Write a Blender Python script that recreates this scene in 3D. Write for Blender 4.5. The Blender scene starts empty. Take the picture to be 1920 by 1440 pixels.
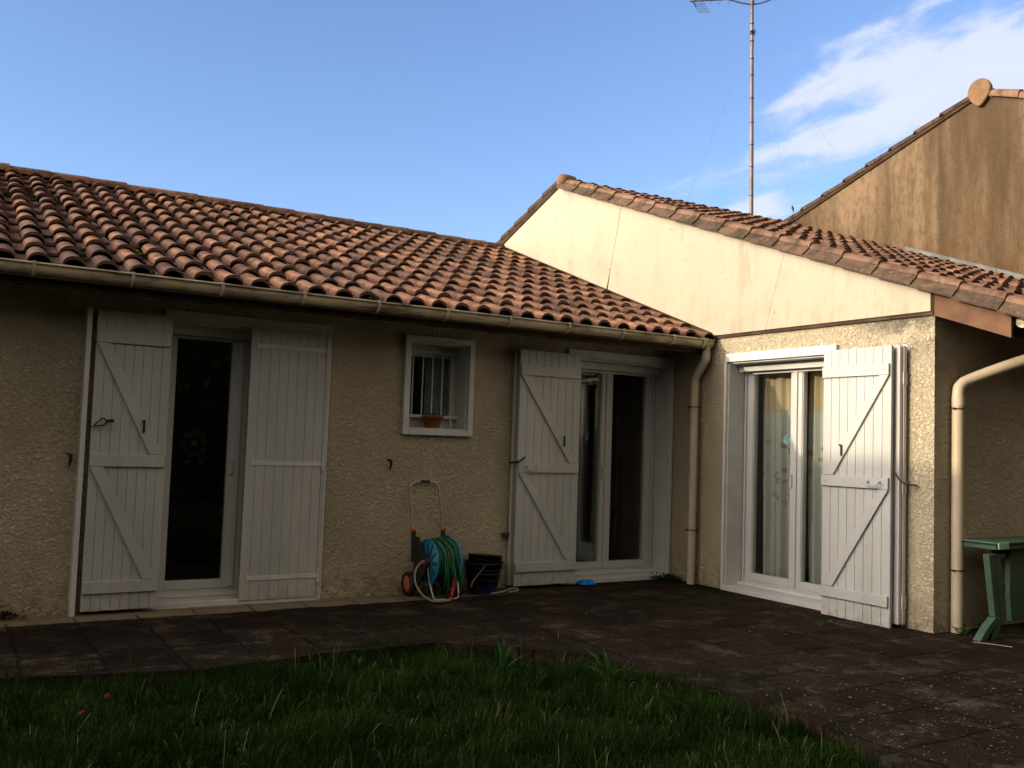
import bpy, bmesh, math, random
import numpy as np
from mathutils import Vector, Matrix, noise as mnoise
R = math.radians
random.seed(7)
sc = bpy.context.scene
COL = sc.collection

# ------------------------------------------------------------------ camera
CAM = (-6.4801, -7.4443, 1.3239); YAW, PITCH, ROLL, FPX = 0.5461, 0.0628, 0.0330, 1761.56
F_ = Vector((math.sin(YAW)*math.cos(PITCH), math.cos(YAW)*math.cos(PITCH), math.sin(PITCH)))
R0 = Vector((math.cos(YAW), -math.sin(YAW), 0)); U0 = R0.cross(F_)
RR = math.cos(ROLL)*R0 + math.sin(ROLL)*U0; UU = -math.sin(ROLL)*R0 + math.cos(ROLL)*U0
cam_d = bpy.data.cameras.new('camera'); cam = bpy.data.objects.new('camera', cam_d); COL.objects.link(cam)
M = Matrix.Identity(4)
for i in range(3):
    M[i][0], M[i][1], M[i][2], M[i][3] = RR[i], UU[i], -F_[i], CAM[i]
cam.matrix_world = M
cam_d.sensor_width = 36; cam_d.lens = FPX/1920*36; cam_d.clip_start = .05; cam_d.clip_end = 3000
sc.camera = cam
sc.view_settings.view_transform = 'Standard'; sc.view_settings.look = 'None'
sc.view_settings.exposure = 0.82; sc.view_settings.gamma = 1.0

# ------------------------------------------------------------------ sun and sky
SUN = Vector((-1.0, 0.17, 0.22)).normalized()          # direction towards the sun
SUN_EL = math.asin(SUN.z); SUN_AZ = math.atan2(SUN.x, SUN.y)
sd = bpy.data.lights.new('sun', 'SUN'); sd.energy = 2.0; sd.angle = R(0.5); sd.color = (1.0, 0.84, 0.60)
so = bpy.data.objects.new('sun', sd); COL.objects.link(so)
so.rotation_euler = SUN.to_track_quat('Z', 'Y').to_euler()

world = bpy.data.worlds.new('World'); sc.world = world; world.use_nodes = True
wt = world.node_tree; wn = wt.nodes; wl = wt.links
bg = wn['Background']
sky = wn.new('ShaderNodeTexSky'); sky.sky_type = 'NISHITA'; sky.sun_disc = False
sky.sun_elevation = SUN_EL; sky.sun_rotation = SUN_AZ
sky.altitude = 50; sky.air_density = 1.0; sky.dust_density = 0.6; sky.ozone_density = 2.0
SKY_STR = 0.15
def wmath(op, a, b=None, c=None):
    n = wn.new('ShaderNodeMath'); n.operation = op
    for i, v in enumerate((a, b, c)):
        if v is None: continue
        if isinstance(v, (int, float)): n.inputs[i].default_value = v
        else: wl.new(v, n.inputs[i])
    return n.outputs[0]
LOBES = [  # azimuth, elevation, half-width, half-height, slope, weight
    (.835, .342, .030, .020, .25, .80), (.875, .366, .055, .016, .30, .85), (.945, .372, .070, .024, .12, 1.0), (1.03, .372, .10, .034, .0, 1.1),
    (.835, .306, .035, .012, .25, .70), (.890, .318, .060, .018, .30, .95), (.960, .338, .060, .026, .25, 1.1), (1.00, .318, .10, .030, .1, .9), (1.16, .36, .14, .06, 0, 1.0),
    (.875, .401, .050, .009, .15, .46), (.935, .412, .050, .010, .45, .42), (.985, .438, .060, .012, .3, .40),
    (.812, .246, .042, .016, .1, 1.1), (.772, .242, .035, .012, .1, .8), (.785, .292, .065, .014, .35, .50), (.830, .283, .060, .010, .2, .45), (.70, .268, .04, .010, .2, .22)]
def build_clouds():
    tc = wn.new('ShaderNodeTexCoord'); sep = wn.new('ShaderNodeSeparateXYZ'); wl.new(tc.outputs['Generated'], sep.inputs[0])
    az = wmath('ARCTAN2', sep.outputs[0], sep.outputs[1]); el = wmath('ARCSINE', sep.outputs[2])
    comb = wn.new('ShaderNodeCombineXYZ'); wl.new(az, comb.inputs[0]); wl.new(wmath('SUBTRACT', el, wmath('MULTIPLY', az, .2)), comb.inputs[1])
    def nz(sc_, detail, rough, loc, dist=.4):
        mp = wn.new('ShaderNodeMapping'); wl.new(comb.outputs[0], mp.inputs[0]); mp.inputs['Scale'].default_value = sc_; mp.inputs['Location'].default_value = loc
        n = wn.new('ShaderNodeTexNoise'); wl.new(mp.outputs[0], n.inputs['Vector']); n.inputs['Scale'].default_value = 1; n.inputs['Detail'].default_value = detail; n.inputs['Roughness'].default_value = rough; n.inputs['Distortion'].default_value = dist
        return n.outputs['Fac']
    waz = wmath('ADD', az, wmath('MULTIPLY', wmath('SUBTRACT', nz((22, 34, 1), 4, .5, (1, 5, 0)), .5), .06)); wel = wmath('ADD', el, wmath('MULTIPLY', wmath('SUBTRACT', nz((22, 34, 1), 4, .5, (7, 2, 0)), .5), .035))
    field = None
    for a, e, ra, re, sl, w in LOBES:
        dx = wmath('SUBTRACT', waz, a); dy = wmath('SUBTRACT', wmath('SUBTRACT', wel, e), wmath('MULTIPLY', dx, sl))
        dx = wmath('DIVIDE', dx, ra*1.22); dy = wmath('DIVIDE', dy, re*1.12)
        r2 = wmath('ADD', wmath('MULTIPLY', dx, dx), wmath('MULTIPLY', dy, dy))
        g = wmath('MULTIPLY', wmath('EXPONENT', wmath('MULTIPLY', r2, -1.6)), w)
        field = g if field is None else wmath('ADD', field, g)
    fine = nz((16, 46, 1), 10, .62, (3.3, 1.7, 0), .8)
    dens = wmath('ADD', field, wmath('MULTIPLY', wmath('MULTIPLY', wmath('SUBTRACT', fine, .5), 2.1), wmath('MINIMUM', wmath('MULTIPLY', field, 2.2), 1.0)))
    mr = wn.new('ShaderNodeMapRange'); mr.interpolation_type = 'SMOOTHSTEP'; wl.new(dens, mr.inputs[0])
    mr.inputs[1].default_value = 0.0; mr.inputs[2].default_value = 1.35; mr.inputs[3].default_value = 0; mr.inputs[4].default_value = .90
    return mr.outputs[0], nz((9, 22, 1), 6, .6, (8, 3, 0))
BANK_EL = -0.03
cl, cn = build_clouds()
skyc = wn.new('ShaderNodeVectorMath'); skyc.operation = 'MULTIPLY'; wl.new(sky.outputs[0], skyc.inputs[0]); skyc.inputs[1].default_value = (SKY_STR*.91, SKY_STR*.94, SKY_STR*1.16)
cm = wn.new('ShaderNodeMix'); cm.data_type = 'RGBA'; wl.new(cn, cm.inputs[0]); cm.inputs[6].default_value = (.42, .46, .56, 1); cm.inputs[7].default_value = (.50, .525, .59, 1)
mx = wn.new('ShaderNodeMix'); mx.data_type = 'RGBA'; wl.new(cl, mx.inputs[0]); wl.new(skyc.outputs[0], mx.inputs[6]); wl.new(cm.outputs[2], mx.inputs[7])
# unseen sky shaped for light: added overcast behind the viewer, added glow round sun
tc2 = wn.new('ShaderNodeTexCoord'); sp2 = wn.new('ShaderNodeSeparateXYZ'); wl.new(tc2.outputs['Generated'], sp2.inputs[0])
def smooth(v, a, b, lo=0, hi=1):
    n = wn.new('ShaderNodeMapRange'); n.interpolation_type = 'SMOOTHSTEP'; wl.new(v, n.inputs[0])
    for i, q in enumerate((a, b, lo, hi)): n.inputs[i+1].default_value = q
    return n.outputs[0]
ov = wmath('MULTIPLY', smooth(sp2.outputs[1], .05, -.25), .95)
m2 = wn.new('ShaderNodeMix'); m2.data_type = 'RGBA'; wl.new(ov, m2.inputs[0]); wl.new(mx.outputs[2], m2.inputs[6]); m2.inputs[7].default_value = (.385, .335, .27, 1)
dt = wn.new('ShaderNodeVectorMath'); dt.operation = 'DOT_PRODUCT'; wl.new(tc2.outputs['Generated'], dt.inputs[0]); dt.inputs[1].default_value = tuple(Vector((-1, .36, .40)).normalized())
gl_ = wmath('MULTIPLY', smooth(dt.outputs['Value'], .80, .97), wmath('ADD', .75, wmath('MULTIPLY', cn, .5)))
m3 = wn.new('ShaderNodeMix'); m3.data_type = 'RGBA'; m3.blend_type = 'ADD'; m3.clamp_factor = False; wl.new(gl_, m3.inputs[0]); wl.new(m2.outputs[2], m3.inputs[6]); m3.inputs[7].default_value = (6.0, 5.15, 4.05, 1)
wl.new(m3.outputs[2], bg.inputs[0]); bg.inputs[1].default_value = 1.0

# ------------------------------------------------------------------ helpers
class MB:
    def __init__(s): s.v = []; s.f = []; s.sm = []; s.t = []; s.tint = 0.5
    def add(s, vs, fs, smooth=False):
        b = len(s.v); s.v += [tuple(v) for v in vs]
        for f in fs: s.f.append(tuple(b+i for i in f)); s.sm.append(smooth); s.t.append(s.tint)
    def box(s, x0, x1, y0, y1, z0, z1):
        x0, x1 = sorted((x0, x1)); y0, y1 = sorted((y0, y1)); z0, z1 = sorted((z0, z1))
        s.add([(x0,y0,z0),(x1,y0,z0),(x1,y1,z0),(x0,y1,z0),(x0,y0,z1),(x1,y0,z1),(x1,y1,z1),(x0,y1,z1)],
              [(0,3,2,1),(4,5,6,7),(0,1,5,4),(1,2,6,5),(2,3,7,6),(3,0,4,7)])
    def prism(s, pts, d):                      # planar polygon (3D pts) extruded by vector d
        n = len(pts); d = Vector(d); a = [Vector(p) for p in pts]; b = [p+d for p in a]
        nn = Vector((0,0,0))
        for i in range(n): nn += a[i].cross(a[(i+1) % n])
        fl = nn.dot(d) > 0
        fs = [tuple(range(n)), tuple(range(2*n-1, n-1, -1))] + [(i, n+i, n+(i+1) % n, (i+1) % n) for i in range(n)]
        if fl: fs = [tuple(reversed(f)) for f in fs]
        s.add(a+b, fs)
    def tube(s, pts, r, n=8, cap=True, closed=False):
        pts = [Vector(p) for p in pts]; N = len(pts); rs = r if isinstance(r, (list, tuple)) else [r]*N
        vs = []; prev = None
        for i, p in enumerate(pts):
            if closed: t = pts[(i+1) % N]-pts[i-1]
            else: t = pts[min(i+1, N-1)]-pts[max(i-1, 0)]
            t.normalize()
            if prev is None:
                u = t.orthogonal().normalized()
            else:
                u = (prev - t*prev.dot(t)); u = u.normalized() if u.length > 1e-6 else t.orthogonal().normalized()
            prev = u; w = t.cross(u)
            for k in range(n):
                a = 2*math.pi*k/n; vs.append(p + (u*math.cos(a)+w*math.sin(a))*rs[i])
        fs = []
        for i in range(N if closed else N-1):
            j = (i+1) % N
            for k in range(n):
                fs.append((i*n+k, i*n+(k+1) % n, j*n+(k+1) % n, j*n+k))
        s.add(vs, fs, True)
        if cap and not closed:
            s.add(vs[:n], [tuple(range(n-1, -1, -1))]); s.add(vs[-n:], [tuple(range(n))])
    def lathe(s, prof, o=(0,0,0), axis='z', n=24, smooth=True, mat=None, caps=True):
        o = Vector(o); vs = []
        for r, h in prof:
            for k in range(n):
                a = 2*math.pi*k/n; c, q = r*math.cos(a), r*math.sin(a)
                p = {'z': Vector((c,q,h)), 'x': Vector((h,c,q)), 'y': Vector((q,h,c))}[axis]
                if mat: p = mat @ p
                vs.append(o+p)
        fs = []
        for i in range(len(prof)-1):
            for k in range(n): fs.append((i*n+k, i*n+(k+1) % n, (i+1)*n+(k+1) % n, (i+1)*n+k))
        s.add(vs, fs, smooth)
        for i, rev in ((0, True), (len(prof)-1, False)):
            if caps and prof[i][0] > 1e-4:
                f = list(range(n)); s.add(vs[i*n:(i+1)*n], [tuple(reversed(f)) if rev else tuple(f)])
    def build(s, name, mat, parent=None, bevel=0, loc=None, tint=False, **props):
        me = bpy.data.meshes.new(name); me.from_pydata(s.v, [], s.f)
        me.polygons.foreach_set('use_smooth', s.sm)
        if tint:
            at = me.attributes.new('tint', 'FLOAT', 'FACE'); at.data.foreach_set('value', s.t)
        me.materials.append(mat); me.update()
        o = bpy.data.objects.new(name, me); COL.objects.link(o)
        if parent: o.parent = parent
        if loc: o.location = loc
        if bevel:
            b = o.modifiers.new('bevel', 'BEVEL'); b.width = bevel; b.segments = 2; b.limit_method = 'ANGLE'; b.angle_limit = R(40)
        for k, v in props.items(): o[k] = v
        return o
def box(x0, x1, y0, y1, z0, z1):
    m = MB(); m.box(x0, x1, y0, y1, z0, z1); return m
def thing(name, label, cat, loc=(0,0,0), rz=0, group=None):
    o = bpy.data.objects.new(name, None); COL.objects.link(o); o.location = loc; o.rotation_euler = (0,0,rz)
    o['label'] = label; o['category'] = cat
    if group: o['group'] = group
    return o
def smooth_path(pts, n=6):
    P = [Vector(p) for p in pts]; P = [2*P[0]-P[1]]+P+[2*P[-1]-P[-2]]; out = []
    for i in range(1, len(P)-2):
        for k in range(n):
            t = k/n; a, b, c, d = P[i-1], P[i], P[i+1], P[i+2]
            out.append(.5*((2*b)+(c-a)*t+(2*a-5*b+4*c-d)*t*t+(3*b-a-3*c+d)*t**3))
    out.append(P[-2]); return out

# ------------------------------------------------------------------ materials
class NM:
    def __init__(s, name, rough=.7, spec=.3):
        s.m = bpy.data.materials.new(name); s.m.use_nodes = True; s.nt = s.m.node_tree; s.n = s.nt.nodes; s.l = s.nt.links
        s.b = s.n['Principled BSDF']; s.b.inputs['Roughness'].default_value = rough; s.b.inputs['Specular IOR Level'].default_value = spec
        s.tc = s.n.new('ShaderNodeTexCoord'); s.co = s.tc.outputs['Object']
    def noise(s, scale, detail=4, rough=.55, dist=0, stretch=None, loc=None):
        v = s.co
        if stretch or loc:
            mp = s.n.new('ShaderNodeMapping'); s.l.new(v, mp.inputs[0]); mp.inputs['Scale'].default_value = stretch or (1,1,1)
            if loc: mp.inputs['Location'].default_value = loc
            v = mp.outputs[0]
        n = s.n.new('ShaderNodeTexNoise'); s.l.new(v, n.inputs['Vector'])
        n.inputs['Scale'].default_value = scale; n.inputs['Detail'].default_value = detail; n.inputs['Roughness'].default_value = rough; n.inputs['Distortion'].default_value = dist
        return n.outputs['Fac']
    def vor(s, scale, feature='F1', stretch=None):
        v = s.co
        if stretch:
            mp = s.n.new('ShaderNodeMapping'); s.l.new(v, mp.inputs[0]); mp.inputs['Scale'].default_value = stretch; v = mp.outputs[0]
        n = s.n.new('ShaderNodeTexVoronoi'); n.feature = feature; s.l.new(v, n.inputs['Vector']); n.inputs['Scale'].default_value = scale
        return n.outputs['Distance']
    def ramp(s, v, a, b, lo=0, hi=1, smooth=True):
        n = s.n.new('ShaderNodeMapRange'); n.interpolation_type = 'SMOOTHSTEP' if smooth else 'LINEAR'; s.l.new(v, n.inputs[0])
        for i, x in enumerate((a, b, lo, hi)): n.inputs[i+1].default_value = x
        return n.outputs[0]
    def math(s, op, a, b=0):
        n = s.n.new('ShaderNodeMath'); n.operation = op
        for i, v in enumerate((a, b)):
            if isinstance(v, (int, float)): n.inputs[i].default_value = v
            else: s.l.new(v, n.inputs[i])
        return n.outputs[0]
    def mix(s, f, a, b, mode='MIX'):
        n = s.n.new('ShaderNodeMix'); n.data_type = 'RGBA'; n.blend_type = mode
        for i, v in ((0, f), (6, a), (7, b)):
            if isinstance(v, (int, float)): n.inputs[i].default_value = v
            elif isinstance(v, tuple): n.inputs[i].default_value = (*v, 1)
            else: s.l.new(v, n.inputs[i])
        return n.outputs[2]
    def xyz(s):
        n = s.n.new('ShaderNodeSeparateXYZ'); s.l.new(s.co, n.inputs[0]); return n.outputs
    def attr(s, name):
        n = s.n.new('ShaderNodeAttribute'); n.attribute_name = name; return n.outputs['Fac']
    def col(s, c):
        if isinstance(c, tuple): s.b.inputs['Base Color'].default_value = (*c, 1)
        else: s.l.new(c, s.b.inputs['Base Color'])
    def bump(s, h, dist=.01, strength=1.0):
        n = s.n.new('ShaderNodeBump'); s.l.new(h, n.inputs['Height']); n.inputs['Distance'].default_value = dist; n.inputs['Strength'].default_value = strength
        if s.b.inputs['Normal'].links: s.l.new(s.b.inputs['Normal'].links[0].from_socket, n.inputs['Normal'])
        s.l.new(n.outputs[0], s.b.inputs['Normal'])
def simple(name, c, rough=.6, spec=.3, var=.18, scale=8, bump=0, bscale=60, metal=0):
    m = NM(name, rough, spec); f = m.ramp(m.noise(scale, 6), .3, .7)
    m.col(m.mix(f, tuple(x*(1-var) for x in c), tuple(min(1, x*(1+var)) for x in c)))
    m.b.inputs['Metallic'].default_value = metal
    if bump: m.bump(m.noise(bscale, 5), bump)
    return m.m

def stucco(name, c, stain=True):
    m = NM(name, .92, .1); x, y, z = m.xyz()
    f = m.ramp(m.noise(1.3, 6, .6), .3, .75)
    base = m.mix(f, tuple(k*.82 for k in c), tuple(k*1.08 for k in c))
    # damp splash zone of algae and rust speckle at the foot of the wall
    foot = m.math('MULTIPLY', m.ramp(z, .05, .55, 1, 0), m.ramp(m.noise(9, 6, .7), .42, .66))
    base = m.mix(m.math('MULTIPLY', foot, .42), base, (.17, .14, .085))
    rust = m.math('MULTIPLY', m.ramp(z, .0, .22, 1, 0), m.ramp(m.noise(17, 5, .7, loc=(4,2,9)), .45, .62))
    base = m.mix(m.math('MULTIPLY', rust, .5), base, (.12, .055, .02))
    # grey weather stain near the outer corner, under the end of the gable panel
    st = m.math('MULTIPLY', m.ramp(m.math('ABSOLUTE', m.math('ADD', y, 2.72)), .05, .6, 1, 0), m.ramp(z, 2.0, 2.28))
    st = m.math('MULTIPLY', st, m.ramp(m.noise(3.5, 6, .6, stretch=(1,1,1.6)), .38, .62))
    st = m.math('MULTIPLY', st, m.ramp(x, .02, .06, 1, 0))
    base = m.mix(m.math('MULTIPLY', st, .8), base, (.12, .11, .085))
    speck = m.ramp(m.noise(70, 3, .6), .60, .72)
    base = m.mix(m.math('MULTIPLY', speck, .18), base, (.10, .08, .05))
    m.col(base)
    h = m.math('ADD', m.ramp(m.noise(30, 6, .62, 1.2), .32, .68), m.math('MULTIPLY', m.ramp(m.vor(34), .0, .6), .35))
    m.bump(h, .016, 1.0)
    m.bump(m.noise(150, 3), .002, .6)
    return m.m
M_STUC = stucco('roughcast_render', (.62, .525, .37))
def panel_mat():
    m = NM('cream_panel', .6, .3); c = (.385, .335, .25)
    f = m.ramp(m.noise(1.0, 6, .6, stretch=(1,1,.4)), .3, .7); base = m.mix(f, tuple(k*.93 for k in c), c)
    x, y, z = m.xyz()
    st = m.math('MULTIPLY', m.ramp(m.noise(2.6, 7, .65, .5, stretch=(1,1.3,.35)), .52, .70), m.ramp(m.noise(.9, 3, .5, loc=(0,5,3)), .42, .58))
    base = m.mix(m.math('MULTIPLY', st, .7), base, (.25, .185, .125)); gs = m.math('MULTIPLY', m.ramp(m.noise(4, 7, .7, .8, stretch=(1,1.2,.5), loc=(2,7,1)), .48, .72), .35); base = m.mix(gs, base, (.23, .20, .155)); low = m.math('MULTIPLY', m.ramp(z, 2.4, 3.0, 1, 0), m.ramp(m.noise(6, 6, .7, stretch=(1,1,.4), loc=(1,1,1)), .48, .62)); base = m.mix(m.math('MULTIPLY', low, .4), base, (.27, .20, .13))
    sp = m.math('MULTIPLY', m.ramp(m.noise(14, 3, .6), .68, .74), .55); base = m.mix(sp, base, (.15, .10, .05))
    m.col(base); m.bump(m.noise(25, 4), .0015); return m.m
M_PANEL = panel_mat()
def ochre_mat():
    m = NM('weathered_ochre_render', .95, .1)
    base = m.mix(m.ramp(m.noise(1.2, 6, .6, stretch=(1, 1.6, .22)), .34, .68), (.105, .070, .042), (.275, .190, .118))
    x, y, z = m.xyz()
    streak = m.math('MULTIPLY', m.ramp(m.noise(9, 6, .65, .5, stretch=(1,1,.10)), .48, .74), .6)
    base = m.mix(streak, base, (.075, .048, .024))
    dark = m.math('MULTIPLY', m.ramp(m.math('ABSOLUTE', m.math('ADD', y, -.51)), .0, .09, 1, 0), .55)
    base = m.mix(dark, base, (.07, .05, .03))
    low = m.math('MULTIPLY', m.ramp(z, 3.4, 4.9, 1, 0), m.ramp(m.noise(2, 5), .35, .6)); base = m.mix(m.math('MULTIPLY', low, .55), base, (.12, .06, .025))
    base = m.mix(m.math('MULTIPLY', m.ramp(m.noise(75, 3, .7), .60, .70), .55), base, (.40, .31, .2))
    base = m.mix(m.math('MULTIPLY', m.ramp(m.noise(14, 6, .75, .4, stretch=(1,1,.5)), .45, .62), .45), base, (.085, .058, .032))
    base = m.mix(m.math('MULTIPLY', m.ramp(m.noise(90, 3, .7, loc=(5,5,5)), .56, .68), .5), base, (.07, .045, .025))
    m.col(base); m.bump(m.noise(48, 6, .78), .03); return m.m
M_OCHRE = ochre_mat()
def tile_mat(name, dark, light, moss=.5):
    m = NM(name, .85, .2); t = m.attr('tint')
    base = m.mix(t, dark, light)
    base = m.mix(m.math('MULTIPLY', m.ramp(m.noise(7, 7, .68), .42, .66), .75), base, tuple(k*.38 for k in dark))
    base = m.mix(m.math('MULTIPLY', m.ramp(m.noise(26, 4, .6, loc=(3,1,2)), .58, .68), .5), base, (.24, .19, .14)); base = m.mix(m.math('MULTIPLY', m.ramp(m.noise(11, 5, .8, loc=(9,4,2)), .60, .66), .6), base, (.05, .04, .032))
    base = m.mix(m.math('MULTIPLY', m.ramp(m.noise(2.1, 6, .7, loc=(8,1,2)), .52, .66), moss), base, (.035, .032, .018))
    m.col(base); m.bump(m.noise(60, 6, .7), .004); return m.m
M_TILE = tile_mat('clay_roof_tile', (.120, .060, .042), (.33, .165, .092))
M_TILE2 = tile_mat('clay_rake_tile', (.155, .088, .058), (.26, .145, .092), .5)
M_FLAP = tile_mat('lichened_rake_tile', (.10, .068, .046), (.18, .105, .068), .8)
M_CLAY = simple('pale_clay', (.165, .098, .052), .8, .2, .2, 9, .003)
def white_wood():
    m = NM('white_painted_wood', .5, .35); base = m.mix(m.ramp(m.noise(3, 6, .6, stretch=(1,1,.3)), .3, .7), (.385, .385, .365), (.455, .452, .43))
    base = m.mix(m.math('MULTIPLY', m.ramp(m.noise(16, 7, .8, stretch=(1,1,.12)), .60, .72), .55), base, (.20, .18, .15)); base = m.mix(m.math('MULTIPLY', m.ramp(m.noise(60, 4, .7, stretch=(1,1,.35)), .66, .72), .55), base, (.16, .14, .11))
    x, y, z = m.xyz(); base = m.mix(m.math('MULTIPLY', m.ramp(z, 0, .16, 1, 0), m.math('MULTIPLY', m.ramp(m.noise(14, 5), .4, .6), .5)), base, (.25, .24, .19))
    m.col(base); m.bump(m.noise(30, 4, .6, stretch=(1,1,.12)), .0015); return m.m
M_WOOD = white_wood()
M_PVC = simple('white_frame', (.48, .48, .465), .35, .45, .04, 3)
M_TRIM = simple('white_trim', (.53, .525, .50), .5, .35, .07, 5, .0008)
M_ALU = simple('aluminium_edge', (.56, .55, .53), .35, .6, .05, 5)
M_BROWN = simple('brown_stained_board', (.115, .056, .028), .7, .25, .25, 6, .002)
M_DTILE = tile_mat('dark_edge_tile', (.055, .034, .028), (.095, .058, .046))  # darker tile colours for the far rake edges
M_DARKW = simple('dark_eaves_timber', (.045, .028, .018), .85, .1, .3, 5, .003)
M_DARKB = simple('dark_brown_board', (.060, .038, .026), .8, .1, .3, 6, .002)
M_IRON = simple('black_iron', (.02, .018, .016), .5, .5, .2, 30, .001, metal=.4)
M_BOLT = simple('painted_bolt', (.22, .19, .16), .6, .4)
M_RUST = simple('rusty_steel', (.10, .05, .025), .7, .4, .35, 40, .001, metal=.3)
M_CHROME = simple('bare_steel_tube', (.55, .53, .5), .28, .6, .1, 20, metal=.9)
M_GALV = simple('weathered_galvanised_steel', (.17, .145, .15), .6, .5, .3, 3, metal=.3)
M_GREY = simple('grey_lead_flashing', (.115, .12, .115), .7, .3, .3, 5)
def gutter_mat():
    m = NM('cream_plastic_gutter', .45, .45); base = m.mix(m.ramp(m.noise(2, 5), .3, .7), (.50, .42, .28), (.60, .50, .34))
    st = m.math('MULTIPLY', m.ramp(m.noise(3.2, 7, .7, .2, stretch=(.5,1,2.5)), .44, .62), .75)
    m.col(m.mix(st, base, (.075, .058, .035))); return m.m
M_GUT = gutter_mat()
M_PIPE = simple('sand_plastic_pipe', (.49, .405, .285), .45, .4, .1, 4)
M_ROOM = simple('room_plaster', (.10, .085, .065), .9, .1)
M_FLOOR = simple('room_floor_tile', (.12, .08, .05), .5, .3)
def glass():
    m = bpy.data.materials.new('window_glass'); m.use_nodes = True; nt = m.node_tree; n = nt.nodes; n.clear()
    o = n.new('ShaderNodeOutputMaterial'); tr = n.new('ShaderNodeBsdfTransparent'); tr.inputs[0].default_value = (.86, .89, .87, 1)
    gl = n.new('ShaderNodeBsdfGlossy'); gl.inputs['Roughness'].default_value = .015
    fr = n.new('ShaderNodeLayerWeight'); fr.inputs['Blend'].default_value = .5      # Schlick reflectance of both faces
    pw = n.new('ShaderNodeMath'); pw.operation = 'POWER'; nt.links.new(fr.outputs['Facing'], pw.inputs[0]); pw.inputs[1].default_value = 5
    mu = n.new('ShaderNodeMath'); mu.operation = 'MULTIPLY_ADD'; nt.links.new(pw.outputs[0], mu.inputs[0]); mu.inputs[1].default_value = .94; mu.inputs[2].default_value = .05
    mx = n.new('ShaderNodeMixShader'); nt.links.new(mu.outputs[0], mx.inputs[0]); nt.links.new(tr.outputs[0], mx.inputs[1]); nt.links.new(gl.outputs[0], mx.inputs[2]); nt.links.new(mx.outputs[0], o.inputs[0])
    return m
M_GLASS = glass()

# ------------------------------------------------------------------ ground
def ground_mat():
    m = NM('garden_soil', 1, 0); m.col(m.mix(m.noise(3, 6), (.012, .012, .006), (.03, .028, .014))); m.bump(m.noise(20, 5), .02); return m.m
m = MB(); m.add([(-400,-400,-.16),(400,-400,-.16),(400,400,-.16),(-400,400,-.16)], [(0,1,2,3)])
m.build('ground', ground_mat(), kind='structure')
def terrace_mat():
    m = NM('mossy_concrete_slab', .95, .05); x, y, z = m.xyz(); P = .415
    def line(v, off, w):
        fr = m.math('FRACT', m.math('DIVIDE', m.math('ADD', v, off), P)); d = m.math('ABSOLUTE', m.math('SUBTRACT', fr, .5))
        return m.ramp(d, .5-w, .5-w*.35)
    wob = m.math('MULTIPLY', m.math('SUBTRACT', m.noise(2.5, 4), .5), .09)
    j = m.math('MAXIMUM', line(m.math('ADD', x, wob), 100*P+.615, .035), line(m.math('ADD', y, wob), 100*P+.12, .035))
    base = m.mix(m.ramp(m.noise(2.2, 7, .68), .3, .7), (.0045, .003, .0022), (.016, .0105, .0075))
    cell = m.n.new('ShaderNodeCombineXYZ'); wn2 = m.n.new('ShaderNodeTexWhiteNoise'); wn2.noise_dimensions = '2D'
    m.l.new(m.math('FLOOR', m.math('DIVIDE', m.math('ADD', m.math('ADD', x, wob), 100*P+.615), P)), cell.inputs[0]); m.l.new(m.math('FLOOR', m.math('DIVIDE', m.math('ADD', m.math('ADD', y, wob), 100*P+.12), P)), cell.inputs[1]); m.l.new(cell.outputs[0], wn2.inputs['Vector'])
    slab = wn2.outputs['Value']; base = m.mix(m.math('MULTIPLY', slab, .5), base, (.027, .0175, .012))
    pale = m.math('MULTIPLY', m.ramp(m.noise(3.4, 9, .82, .2), .50, .62), m.math('ADD', m.math('MULTIPLY', slab, .5), .25))
    base = m.mix(pale, base, (.085, .066, .050))
    # the pale strip swept clean by the drip line along the wall
    strip = m.math('MULTIPLY', m.ramp(m.math('ADD', y, m.math('MULTIPLY', m.noise(5, 5), .14)), -.29, -.25), m.ramp(x, -3.4, -1.4, 1, 0))
    base = m.mix(m.math('MULTIPLY', strip, .85), base, (.23, .185, .13))
    base = m.mix(m.math('MULTIPLY', m.ramp(m.noise(65, 5, .75), .50, .68), .45), base, (.055, .042, .032)); base = m.mix(m.math('MULTIPLY', m.ramp(m.noise(120, 2), .62, .68), .5), base, (.12, .10, .08))
    moss = m.math('MULTIPLY', m.ramp(m.noise(5, 6, .7, loc=(7,3,0)), .56, .68), .5); base = m.mix(moss, base, (.020, .024, .008))
    jm = m.math('MULTIPLY', j, m.ramp(m.noise(4, 5, .7, loc=(1,8,3)), .36, .62, .12, 1)); base = m.mix(m.math('MULTIPLY', jm, .75), base, (.0025, .0028, .0012))
    m.col(base)
    m.bump(m.math('SUBTRACT', m.math('MULTIPLY', m.noise(55, 6, .7), .5), j), .006); return m.m
TER = [(-12,-1.75),(-6.1,-1.78),(-5.1,-1.98),(-4.3,-1.86),(-3.6,-1.85),(-3.2,-2.15),(-2.80,-2.62),(-2.72,-3.3),(-2.66,-4.1),(-2.9,-4.85),(-3.0,-7),(-3.0,-11),(9,-11),(9,1),(-12,1)]
m = MB(); m.prism([(x, y, 0) for x, y in TER], (0,0,-.2)); m.build('terrace', terrace_mat(), kind='structure')

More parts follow.
